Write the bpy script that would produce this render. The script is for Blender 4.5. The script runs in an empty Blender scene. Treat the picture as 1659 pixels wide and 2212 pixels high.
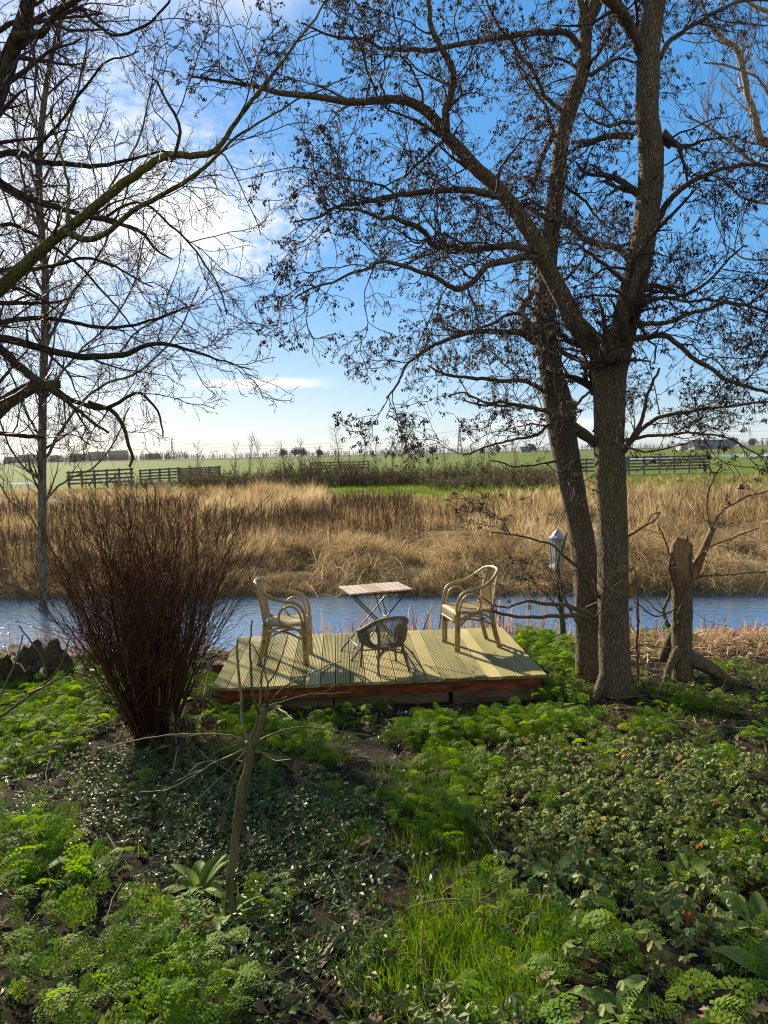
import bpy, math, random
import numpy as np
from mathutils import Vector, Matrix

random.seed(11)
rng = np.random.default_rng(7)
R = math.radians
SC = bpy.context.scene

# ------------------------------------------------------------------ camera, sky, sun, exposure
CAM_Z = 2.45
PITCH, ROLL = 4.5, 1.38
cd = bpy.data.cameras.new('camera'); cam = bpy.data.objects.new('camera', cd)
SC.collection.objects.link(cam); SC.camera = cam
CP, SP = math.cos(R(PITCH)), math.sin(R(PITCH)); F = 1597.5
_f = np.array((0, CP, -SP)); _u0 = np.array((0, SP, CP)); _r0 = np.array((1., 0, 0))
_r = _r0 * math.cos(R(ROLL)) - _u0 * math.sin(R(ROLL)); _u = _u0 * math.cos(R(ROLL)) + _r0 * math.sin(R(ROLL))
cam.location = (0, 0, CAM_Z); cam.rotation_euler = Matrix((_r, _u, -_f)).transposed().to_euler()
cd.sensor_fit = 'VERTICAL'; cd.sensor_height = 36; cd.sensor_width = 27; cd.lens = 26
cd.clip_start = 0.05; cd.clip_end = 20000

SUN_AZ, SUN_EL = -33.0, 25.0         # azimuth from +Y towards +X
sv = Vector((math.sin(R(SUN_AZ)) * math.cos(R(SUN_EL)), math.cos(R(SUN_AZ)) * math.cos(R(SUN_EL)), math.sin(R(SUN_EL))))
sl = bpy.data.lights.new('sun', 'SUN'); sl.energy = 5.0; sl.angle = R(0.55); sl.color = (1.0, 0.85, 0.61)
so = bpy.data.objects.new('sun', sl); SC.collection.objects.link(so)
so.rotation_euler = (-sv).to_track_quat('-Z', 'Y').to_euler()

W_ = bpy.data.worlds.new('World'); SC.world = W_; W_.use_nodes = True
nt = W_.node_tree; nt.nodes.clear()
def wn(t, **k):
    n = nt.nodes.new(t)
    for a, b in k.items(): setattr(n, a, b)
    return n
def wm(op, a, b=None, clamp=False):
    n = wn('ShaderNodeMath', operation=op, use_clamp=clamp)
    for i, v in enumerate((a, b)):
        if v is None: continue
        if isinstance(v, (int, float)): n.inputs[i].default_value = v
        else: nt.links.new(v, n.inputs[i])
    return n.outputs[0]
sky = wn('ShaderNodeTexSky', sky_type='NISHITA', sun_disc=False, sun_elevation=R(SUN_EL), sun_rotation=R(SUN_AZ),
         altitude=0, air_density=1.0, dust_density=0.25, ozone_density=3.0)
hs = wn('ShaderNodeHueSaturation'); hs.inputs['Saturation'].default_value = 1.72; hs.inputs['Value'].default_value = 1.0
gm = wn('ShaderNodeGamma'); gm.inputs[1].default_value = 0.40; nt.links.new(sky.outputs[0], gm.inputs[0])
gs = wn('ShaderNodeMix', data_type='RGBA', blend_type='MULTIPLY'); gs.inputs[0].default_value = 1; gs.inputs[7].default_value = (1.90, 2.12, 2.46, 1); nt.links.new(gm.outputs[0], gs.inputs[6])
nt.links.new(gs.outputs[2], hs.inputs['Color'])
tc = wn('ShaderNodeTexCoord'); sx = wn('ShaderNodeSeparateXYZ'); nt.links.new(tc.outputs['Generated'], sx.inputs[0])
yy = wm('MAXIMUM', sx.outputs[1], 0.08)
U = wm('DIVIDE', sx.outputs[0], yy); V = wm('DIVIDE', sx.outputs[2], yy)
def blob(u0, v0, a, b):
    du = wm('DIVIDE', wm('SUBTRACT', U, u0), a); dv = wm('DIVIDE', wm('SUBTRACT', V, v0), b)
    s = wm('ADD', wm('MULTIPLY', du, du), wm('MULTIPLY', dv, dv))
    return wm('POWER', 2.718, wm('MULTIPLY', s, -1.0))
def noise(su, sv_, scale, detail, rough, off=0.0):
    cx = wn('ShaderNodeCombineXYZ')
    nt.links.new(wm('MULTIPLY', U, su), cx.inputs[0]); nt.links.new(wm('MULTIPLY', V, sv_), cx.inputs[1]); cx.inputs[2].default_value = off
    n = wn('ShaderNodeTexNoise'); n.inputs['Scale'].default_value = scale; n.inputs['Detail'].default_value = detail; n.inputs['Roughness'].default_value = rough
    n.inputs['Distortion'].default_value = 0.25
    nt.links.new(cx.outputs[0], n.inputs['Vector']); return n.outputs[0]
def band(v, lo, hi):
    n = wn('ShaderNodeMapRange'); n.interpolation_type = 'SMOOTHSTEP'
    nt.links.new(v, n.inputs[0]); n.inputs[1].default_value = lo; n.inputs[2].default_value = hi
    return n.outputs[0]
puff = noise(1.0, 1.6, 9, 8, 0.72)
fine = noise(1.6, 2.4, 34, 5, 0.6, 4.0)
soft = noise(1.0, 1.3, 3.2, 6, 0.55, 9.0)
streak = noise(1.0, 9.0, 4.0, 6, 0.6, 2.0)
m1 = wm('ADD', blob(-0.48, 0.36, 0.30, 0.25), wm('MULTIPLY', blob(-0.22, 0.31, 0.17, 0.07), 0.75))
c1 = wm('MULTIPLY', band(wm('ADD', wm('ADD', wm('MULTIPLY', puff, 0.6), wm('MULTIPLY', fine, 0.4)), wm('MULTIPLY', m1, 0.36)), 0.58, 1.0), band(m1, 0.1, 0.6))
m2 = blob(-0.22, 0.70, 0.36, 0.17)
c2 = wm('MULTIPLY', band(wm('ADD', soft, wm('MULTIPLY', m2, 0.30)), 0.50, 0.90), band(m2, 0.05, 0.7))
m3 = blob(-0.165, 0.098, 0.085, 0.0075)
m4 = wm('ADD', m3, wm('MULTIPLY', blob(0.20, 0.034, 0.13, 0.009), 0.75))
m4 = wm('ADD', m4, wm('MULTIPLY', blob(-0.01, 0.178, 0.06, 0.008), 0.3))
m4 = wm('ADD', m4, wm('MULTIPLY', blob(-0.40, 0.07, 0.22, 0.016), 0.4))
c3 = wm('MULTIPLY', band(wm('ADD', streak, wm('MULTIPLY', m4, 0.55)), 0.60, 1.02), 0.9)
m5 = wm('MULTIPLY', band(V, 0.006, 0.012), wm('SUBTRACT', 1.0, band(V, 0.030, 0.060)))
c4 = wm('MULTIPLY', wm('MULTIPLY', band(streak, 0.45, 0.62), m5), 0.32)
ct = wm('MAXIMUM', wm('MAXIMUM', wm('MULTIPLY', c1, 0.95), wm('MULTIPLY', c2, 0.65)), wm('MAXIMUM', c3, c4))
front = band(sx.outputs[1], 0.05, 0.25)
ct = wm('MULTIPLY', ct, front, clamp=True)
mx = wn('ShaderNodeMix', data_type='RGBA'); mx.inputs[7].default_value = (6.6, 6.6, 6.5, 1)
wg = wn('ShaderNodeMix', data_type='RGBA'); wg.inputs[7].default_value = (8.2, 7.2, 5.6, 1)
nt.links.new(wm('MULTIPLY', wm('MULTIPLY', blob(-0.62, 0.02, 0.55, 0.13), front), 0.5), wg.inputs[0]); nt.links.new(hs.outputs[0], wg.inputs[6])
nt.links.new(ct, mx.inputs[0]); nt.links.new(wg.outputs[2], mx.inputs[6])
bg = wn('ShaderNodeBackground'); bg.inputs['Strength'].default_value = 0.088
bk = wn('ShaderNodeMix', data_type='RGBA'); bk.inputs[7].default_value = (3.3, 3.0, 2.5, 1)  # warm pale veil added to the unseen sky behind the camera as fill light
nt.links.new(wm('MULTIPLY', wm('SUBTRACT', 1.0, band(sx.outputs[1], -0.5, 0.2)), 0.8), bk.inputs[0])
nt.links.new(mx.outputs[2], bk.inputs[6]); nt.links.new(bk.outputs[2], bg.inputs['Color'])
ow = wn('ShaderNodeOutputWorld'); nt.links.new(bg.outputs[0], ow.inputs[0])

SC.view_settings.view_transform = 'Standard'; SC.view_settings.look = 'None'
SC.view_settings.gamma = 1; SC.view_settings.exposure = 1.02
try:
    SC.view_settings.use_curve_mapping = False
except Exception: pass
SC.render.engine = 'CYCLES'
SC.cycles.filter_width = 1.15
SC.cycles.max_bounces = 6; SC.cycles.diffuse_bounces = 3; SC.cycles.glossy_bounces = 3; SC.cycles.transmission_bounces = 4
SC.cycles.volume_bounces = 0; SC.cycles.transparent_max_bounces = 6

# ------------------------------------------------------------------ photo pixel (1659 wide) <-> world
def ray(px, py):
    dx = (px - 829.5) / F; du = -(py - 1106) / F
    return _f + dx * _r + du * _u
def at(px, py, Y):
    d = ray(px, py); t = Y / d[1]
    return np.array((d[0] * t, Y, CAM_Z + d[2] * t))
def to_px(P):
    P = np.asarray(P, float) - np.array((0, 0, CAM_Z)); f = np.maximum(P @ _f, 0.05); u = P @ _u
    return 829.5 + F * (P @ _r) / f, 1106 - F * u / f

def wav(x, y, s, k=0):
    return (np.sin(x * s + 1.3 * k + 1.7 * np.sin(y * s * .7 + k)) + np.sin(y * s * 1.1 + 2.1 * k + 1.3 * np.sin(x * s * .8 + 2 * k))
            + .5 * np.sin((x + y) * s * 1.9 + k)) / 2.5
PY = [-30, 0, 2, 3.5, 5.5, 6.6, 8.0, 9.4, 10.1, 10.8, 12.0, 13.6, 14.25, 14.8, 16, 20, 28, 36, 45, 20000]
PZ = [1.0, .85, .62, .42, .16, .04, -.02, -.06, -.20, -.62, -.95, -.75, -.38, -.08, .08, .14, .10, .0, 0, 0]
WATER_Z = -0.35
def terr(x, y):
    x = np.asarray(x, float); y = np.asarray(y, float)
    xc = np.clip(x, -14, 14)
    yy = y + np.where((y > 9.5) & (y < 15.5), 0.16 * wav(x, x * 0, .9, 1), 0) + np.interp(y, [9, 10.5, 11.5, 12.5], [0, 1, 1, 0]) * (-.05 * xc + .05) + np.interp(y, [11.5, 13.5, 16, 20], [0, 1, 1, 0]) * (.095 * xc - .42)
    z = np.interp(yy, PY, PZ)
    near = np.clip((9.8 - y) / 2, 0, 1)
    z = z + near * (.035 * wav(x, y, 1.9, 2) + .018 * wav(x, y, 5.5, 4))
    dk = np.clip(1 - np.maximum(np.abs(x) - 1.6, 0) / .6, 0, 1) * np.clip(1 - np.maximum(np.abs(y - 7.95) - 1.3, 0) / .5, 0, 1)
    z = z * (1 - dk) + dk * np.clip(.03 - (y - 7) * .03, -.08, .04)
    far = np.clip((y - 14.8) / 2, 0, 1) * np.clip((60 - y) / 20, 0, 1)
    z = z + far * .08 * wav(x, y, .8, 3) + far * np.clip((30 - y) / 8, 0, 1) * .17 * wav(x, y, 2.9, 8)
    return z

# ------------------------------------------------------------------ mesh helpers
def link(o): SC.collection.objects.link(o); return o
class Acc:
    """collects numpy vertex / face blocks, builds ONE mesh"""
    def __init__(s): s.v = []; s.f = {}; s.t = []; s.n = 0
    def add(s, V, Fc, tint=0.5):
        V = np.asarray(V, float).reshape(-1, 3); Fc = np.asarray(Fc, int)
        if len(V) == 0: return s
        s.v.append(V); s.f.setdefault(Fc.shape[1], []).append(Fc + s.n)
        s.t.append(np.broadcast_to(np.asarray(tint, float), (len(V),)) if np.ndim(tint) == 0 else np.asarray(tint, float).reshape(-1))
        s.n += len(V); return s
    def build(s, name, mat, parent=None, smooth=True, origin=None):
        me = bpy.data.meshes.new(name)
        V = np.concatenate(s.v) if s.v else np.zeros((0, 3)); T = np.concatenate(s.t) if s.t else np.zeros(0)
        if origin is not None: V = V - np.asarray(origin)
        loops = []; starts = []; c = 0
        for k, L in s.f.items():
            A = np.concatenate(L); loops.append(A.reshape(-1)); starts.append(c + np.arange(len(A)) * k); c += A.size
        lo = np.concatenate(loops).astype(np.int32); st = np.concatenate(starts).astype(np.int32)
        me.vertices.add(len(V)); me.vertices.foreach_set('co', V.astype(np.float32).ravel())
        me.loops.add(len(lo)); me.loops.foreach_set('vertex_index', lo)
        me.polygons.add(len(st)); me.polygons.foreach_set('loop_start', st)
        me.polygons.foreach_set('use_smooth', np.full(len(st), smooth, bool))
        me.update(calc_edges=True)
        a = me.attributes.new('tint', 'FLOAT', 'POINT'); a.data.foreach_set('value', T.astype(np.float32))
        me.materials.append(mat)
        o = link(bpy.data.objects.new(name, me))
        if origin is not None: o.location = origin
        if parent is not None: o.parent = parent
        return o
def tag(o, label=None, cat=None, group=None, kind=None):
    if label: o['label'] = label
    if cat: o['category'] = cat
    if group: o['group'] = group
    if kind: o['kind'] = kind
    return o
def empty(name, loc, label, cat, group=None, rz=0):
    o = link(bpy.data.objects.new(name, None)); o.location = loc; o.rotation_euler = (0, 0, rz); o.empty_display_size = .2
    return tag(o, label, cat, group)
def reparent(o, root):
    """o was built in world space: keep it where it is under root"""
    o.parent = root; o.matrix_parent_inverse = Matrix.Translation(-Vector(root.location)); return o
def copy_tree(root):
    c = root.copy(); link(c)
    for ch in list(root.children):
        d = ch.copy(); link(d); d.parent = c
        for g in list(ch.children):
            e = g.copy(); link(e); e.parent = d
    return c
def nrm(v): return v / np.maximum(np.linalg.norm(v, axis=-1, keepdims=True), 1e-9)
def tubes(acc, P, Rr, sides=3, tint=0.5, rough=0.0, ex=None):
    """P (N,n,3) paths, Rr (N,n) radii"""
    P = np.asarray(P, float); Rr = np.asarray(Rr, float)
    if P.ndim == 2: P = P[None]; Rr = Rr[None]
    N, n, _ = P.shape
    if N == 0: return
    T = np.empty_like(P); T[:, 1:-1] = P[:, 2:] - P[:, :-2]; T[:, 0] = P[:, 1] - P[:, 0]; T[:, -1] = P[:, -1] - P[:, -2]
    T = nrm(T)
    if N < 40:       # parallel transport
        A = np.empty_like(P)
        for i in range(N):
            t0 = T[i, 0]; r = np.array((0, 0, 1.)) if abs(t0[2]) < .9 else np.array((1., 0, 0))
            a = nrm(np.cross(t0, r))
            for j in range(n):
                a = a - T[i, j] * a.dot(T[i, j]); a = nrm(a); A[i, j] = a
    else:
        m = nrm(P[:, -1] - P[:, 0]); r = np.where(np.abs(m[:, 2:3]) < .8, np.array((0, 0, 1.)), np.array((1., 0, 0)))
        A = nrm(np.cross(T, r[:, None, :]))
    B = np.cross(T, A)
    th = np.arange(sides) * 2 * math.pi / sides
    rad = Rr[:, :, None] * np.ones(sides)
    if rough:
        L = np.concatenate([np.zeros((N, 1)), np.cumsum(np.linalg.norm(np.diff(P, axis=1), axis=2), axis=1)], 1)[:, :, None]
        q = (np.sin(th * 7 + 3 * np.sin(L * 3.1)) * .5 + np.sin(th * 11 + 2 * np.sin(L * 9 + 1)) * .35 + np.sin(th * 3 + L * 4.3) * .5 + np.sin(L * 37 + th * 5) * .25)
        rad = rad * (1 + rough * q)
    c, s_ = np.cos(th), np.sin(th)
    if ex: c = c * ex[0]; s_ = s_ * ex[1]
    V = P[:, :, None, :] + rad[..., None] * (A[:, :, None, :] * c[:, None] + B[:, :, None, :] * s_[:, None])
    idx = np.arange(N * n * sides).reshape(N, n, sides); nx = np.roll(idx, -1, axis=2)
    Q = np.stack([idx[:, :-1], nx[:, :-1], nx[:, 1:], idx[:, 1:]], -1).reshape(-1, 4)
    if np.ndim(tint) == 1: tint = np.repeat(tint, n * sides)
    acc.add(V.reshape(-1, 3), Q, tint)
    if sides >= 6:   # end caps for the thick ones
        for i in range(N):
            for row in (idx[i, 0][::-1], idx[i, -1]):
                b = acc.n - N * n * sides
                acc.f.setdefault(3, []).append(np.array([[row[0] + b, row[k] + b, row[k + 1] + b] for k in range(1, sides - 1)]))
def smooth_path(pts, step):
    """Catmull-Rom through rows (any columns), resampled"""
    p = np.asarray(pts, float)
    if len(p) < 3:
        n = max(2, int(np.linalg.norm(p[-1, :3] - p[0, :3]) / step) + 1); t = np.linspace(0, 1, n)[:, None]; return p[0] * (1 - t) + p[-1] * t
    e = np.vstack([2 * p[0] - p[1], p, 2 * p[-1] - p[-2]]); out = []
    for i in range(1, len(e) - 2):
        n = max(1, int(np.linalg.norm(e[i + 1, :3] - e[i, :3]) / step)); t = (np.arange(n) / n)[:, None]
        a, b, c, d = e[i - 1], e[i], e[i + 1], e[i + 2]
        out.append(.5 * (2 * b + (c - a) * t + (2 * a - 5 * b + 4 * c - d) * t * t + (3 * b - a - 3 * c + d) * t ** 3))
    out.append(p[-1:]); return np.vstack(out)
def tube(acc, pts, r, sides=8, step=.02, tint=.5, rough=0, ex=None):
    pts = np.asarray(pts, float); rr = np.broadcast_to(np.asarray(r, float), (len(pts),))
    q = smooth_path(np.column_stack([pts, rr]), step); tubes(acc, q[:, :3], np.maximum(q[:, 3], 1e-4), sides, tint, rough, ex)
def box(acc, c, s, rz=0, tint=.5, ax=None):
    """box centre c, full size s; ax = optional 3x3 rows of axes"""
    c = np.asarray(c, float); h = np.asarray(s, float) / 2
    A = np.array(ax, float) if ax is not None else np.array([[math.cos(rz), math.sin(rz), 0], [-math.sin(rz), math.cos(rz), 0], [0, 0, 1]])
    sg = np.array([[i, j, k] for i in (-1, 1) for j in (-1, 1) for k in (-1, 1)], float)
    V = c + (sg * h) @ A
    acc.add(V, [[0, 1, 3, 2], [4, 6, 7, 5], [0, 4, 5, 1], [2, 3, 7, 6], [0, 2, 6, 4], [1, 5, 7, 3]], tint)
def bar(acc, a, b, w, t, up=(0, 0, 1), tint=.5):
    a = np.asarray(a, float); b = np.asarray(b, float); d = nrm(b - a); u = np.asarray(up, float)
    s = nrm(np.cross(d, u)); u = np.cross(s, d)
    box(acc, (a + b) / 2, (np.linalg.norm(b - a), w, t), ax=[d, s, u], tint=tint)
def scatter(acc, TV, TF, h, p, r, s, pos, tint):
    """instances of a template: heading, pitch, roll, scale (N or N,3), position"""
    N = len(h); ch, sh, cp, sp, cr, sr = np.cos(h), np.sin(h), np.cos(p), np.sin(p), np.cos(r), np.sin(r)
    o = np.zeros(N); i = np.ones(N)
    Rz = np.stack([ch, -sh, o, sh, ch, o, o, o, i], -1).reshape(N, 3, 3)
    Rx = np.stack([i, o, o, o, cp, -sp, o, sp, cp], -1).reshape(N, 3, 3)
    Ry = np.stack([cr, o, sr, o, i, o, -sr, o, cr], -1).reshape(N, 3, 3)
    M = Rz @ Rx @ Ry
    s = np.asarray(s, float); s3 = s[:, None] * np.ones(3) if s.ndim == 1 else s
    V = np.einsum('nij,nkj->nki', M, TV[None] * s3[:, None, :]) + pos[:, None, :]
    K = len(TV); Fc = (TF[None] + (np.arange(N) * K)[:, None, None]).reshape(-1, TF.shape[1])
    acc.add(V.reshape(-1, 3), Fc, np.repeat(tint, K))

# ------------------------------------------------------------------ materials
def newmat(name):
    m = bpy.data.materials.new(name); m.use_nodes = True; n = m.node_tree.nodes
    return m, m.node_tree, n['Principled BSDF'], n['Material Output']
def ramp(t, stops):
    r = t.nodes.new('ShaderNodeValToRGB'); e = r.color_ramp.elements
    while len(e) < len(stops): e.new(.5)
    for k, (p, c) in enumerate(stops): e[k].position = p; e[k].color = (*c, 1)
    return r
def surf(name, cols, scale=8, rough=.8, bump=.3, stretch=(1, 1, 1), tint=0.0, detail=8, spec=.3, dist=.02, trans=0.0, metal=0, nrough=.6, coord='Object'):
    """noise + per-vertex tint -> ramp; optional bump and translucency"""
    m, t, b, out = newmat(name); L = t.links
    co = t.nodes.new('ShaderNodeTexCoord'); mp = t.nodes.new('ShaderNodeMapping'); mp.inputs['Scale'].default_value = stretch
    L.new(co.outputs[coord], mp.inputs[0])
    n = t.nodes.new('ShaderNodeTexNoise'); n.inputs['Scale'].default_value = scale; n.inputs['Detail'].default_value = detail; n.inputs['Roughness'].default_value = nrough
    L.new(mp.outputs[0], n.inputs['Vector'])
    k = len(cols); r = ramp(t, [(0.0 if tint >= 1 else .28 + .44 * i / (k - 1), c) for i, c in enumerate(cols)] if tint < 1 else [(i / (k - 1), c) for i, c in enumerate(cols)])
    src = n.outputs[0]
    if tint:
        at_ = t.nodes.new('ShaderNodeAttribute'); at_.attribute_name = 'tint'
        mi = t.nodes.new('ShaderNodeMix'); mi.inputs[0].default_value = min(tint, 1) if tint < 1 else .8
        L.new(n.outputs[0], mi.inputs[2]); L.new(at_.outputs['Fac'], mi.inputs[3]); src = mi.outputs[0]
    L.new(src, r.inputs[0]); L.new(r.outputs[0], b.inputs['Base Color'])
    b.inputs['Roughness'].default_value = rough; b.inputs['Specular IOR Level'].default_value = spec; b.inputs['Metallic'].default_value = metal
    if bump:
        bp = t.nodes.new('ShaderNodeBump'); bp.inputs['Strength'].default_value = bump; bp.inputs['Distance'].default_value = dist
        L.new(n.outputs[0], bp.inputs['Height']); L.new(bp.outputs[0], b.inputs['Normal'])
    if trans:
        tr = t.nodes.new('ShaderNodeBsdfTranslucent'); g = t.nodes.new('ShaderNodeHueSaturation')
        g.inputs['Saturation'].default_value = 1.15; g.inputs['Value'].default_value = 1.35; g.inputs['Hue'].default_value = .487
        L.new(r.outputs[0], g.inputs['Color']); L.new(g.outputs[0], tr.inputs['Color'])
        mx = t.nodes.new('ShaderNodeMixShader'); mx.inputs[0].default_value = trans
        L.new(b.outputs[0], mx.inputs[1]); L.new(tr.outputs[0], mx.inputs[2]); L.new(mx.outputs[0], out.inputs[0])
    return m
def bark_mat(name, cols, moss, vs=26, mossamt=.5, bump=.9):
    m, t, b, out = newmat(name); L = t.links; N = t.nodes
    co = N.new('ShaderNodeTexCoord'); mp = N.new('ShaderNodeMapping'); mp.inputs['Scale'].default_value = (1, 1, .28); L.new(co.outputs['Object'], mp.inputs[0])
    w = N.new('ShaderNodeTexNoise'); w.inputs['Scale'].default_value = 6; w.inputs['Detail'].default_value = 5; L.new(mp.outputs[0], w.inputs['Vector'])
    mv = N.new('ShaderNodeMixRGB'); mv.blend_type = 'ADD'; mv.inputs[0].default_value = .12; L.new(mp.outputs[0], mv.inputs[1]); L.new(w.outputs[1], mv.inputs[2])
    v = N.new('ShaderNodeTexVoronoi'); v.feature = 'DISTANCE_TO_EDGE'; v.inputs['Scale'].default_value = vs; L.new(mv.outputs[0], v.inputs['Vector'])
    n = N.new('ShaderNodeTexNoise'); n.inputs['Scale'].default_value = 30; n.inputs['Detail'].default_value = 8; n.inputs['Roughness'].default_value = .7; L.new(mp.outputs[0], n.inputs['Vector'])
    mr = N.new('ShaderNodeMapRange'); mr.inputs[2].default_value = .16; L.new(v.outputs['Distance'], mr.inputs[0])
    ad = N.new('ShaderNodeMath'); ad.operation = 'MULTIPLY'; L.new(mr.outputs[0], ad.inputs[0]); L.new(n.outputs[0], ad.inputs[1])
    r = ramp(t, [(0.05, cols[0]), (.35, cols[1]), (.75, cols[2])]); L.new(ad.outputs[0], r.inputs[0])
    n2 = N.new('ShaderNodeTexNoise'); n2.inputs['Scale'].default_value = 2.3; n2.inputs['Detail'].default_value = 7; n2.inputs['Roughness'].default_value = .65; L.new(co.outputs['Object'], n2.inputs['Vector'])
    mm = N.new('ShaderNodeMapRange'); mm.inputs[1].default_value = .42; mm.inputs[2].default_value = .68; mm.inputs[4].default_value = mossamt; L.new(n2.outputs[0], mm.inputs[0])
    mi = N.new('ShaderNodeMix'); mi.data_type = 'RGBA'; L.new(mm.outputs[0], mi.inputs[0]); L.new(r.outputs[0], mi.inputs[6]); mi.inputs[7].default_value = (*moss, 1)
    L.new(mi.outputs[2], b.inputs['Base Color']); b.inputs['Roughness'].default_value = .9; b.inputs['Specular IOR Level'].default_value = .15
    bp = N.new('ShaderNodeBump'); bp.inputs['Strength'].default_value = bump; bp.inputs['Distance'].default_value = .02
    L.new(ad.outputs[0], bp.inputs['Height']); L.new(bp.outputs[0], b.inputs['Normal'])
    return m
M = {}
M['alder'] = bark_mat('alder_bark', [(.115, .09, .062), (.18, .142, .098), (.29, .235, .165)], (.17, .155, .075), 44, .5, 1.0)
M['mossbark'] = bark_mat('mossy_bark', [(.05, .045, .02), (.15, .14, .06), (.22, .21, .09)], (.20, .21, .04), 40, .8, .5)
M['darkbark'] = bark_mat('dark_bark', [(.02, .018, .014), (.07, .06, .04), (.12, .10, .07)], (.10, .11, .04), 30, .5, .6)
M['slim'] = bark_mat('slim_bark', [(.08, .075, .05), (.16, .15, .10), (.24, .23, .16)], (.14, .15, .08), 14, .4, .25)
M['willow'] = bark_mat('willow_bark', [(.14, .11, .08), (.32, .26, .18), (.42, .36, .27)], (.30, .26, .16), 20, .3, .5)
M['twig'] = surf('twig', [(.045, .032, .026), (.10, .075, .055)], 20, .75, 0)
M['twigred'] = surf('red_twig', [(.05, .026, .024), (.12, .06, .045)], 20, .6, 0, tint=.5)
M['willowtwig'] = surf('willow_twig', [(.12, .07, .04), (.30, .2, .1)], 6, .5, 0)
M['cone'] = surf('alder_cone', [(.025, .014, .012), (.09, .045, .035)], 40, .7, 0, tint=.6)
M['shrub'] = surf('shrub_stem', [(.035, .017, .011), (.10, .045, .025), (.20, .10, .055)], 14, .8, 0, tint=.7, spec=.12)
M['green_stem'] = surf('sapling_bark', [(.065, .052, .024), (.135, .115, .05), (.20, .17, .085)], 30, .6, .15, (1, 1, .3))
M['stump'] = bark_mat('rotten_stump', [(.035, .03, .02), (.12, .10, .065), (.26, .23, .16)], (.11, .12, .06), 18, .5, 1.0)
M['rawwood'] = surf('raw_split_wood', [(.05, .032, .02), (.24, .14, .07), (.44, .30, .16)], 11, .85, 1.0, (1, 1, .25))
# ------------------------------------------------------------------ ground, water
def lines(lo, hi, step, far_lo, far_hi, g=1.12):
    a = list(np.arange(lo, hi + 1e-6, step)); s = step; x = hi
    while x < far_hi: s *= g; x += s; a.append(x)
    s = step; x = lo
    while x > far_lo: s *= g; x -= s; a.insert(0, x)
    return np.array(a)
gx = lines(-9, 9, .08, -9000, 9000); gy = lines(-3, 17, .08, -40, 12000, 1.06)
X, Y = np.meshgrid(gx, gy); Z = terr(X, Y)
lum = (Y < 9.8) & (np.abs(X) < 9) & (Y > -3)
Z = Z + lum * (.010 * wav(X, Y, 17, 5) + .006 * wav(X, Y, 41, 6))
ny, nx = X.shape; idx = np.arange(ny * nx).reshape(ny, nx)
G = Acc(); G.add(np.stack([X, Y, Z], -1).reshape(-1, 3), np.stack([idx[:-1, :-1], idx[:-1, 1:], idx[1:, 1:], idx[1:, :-1]], -1).reshape(-1, 4))
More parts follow.
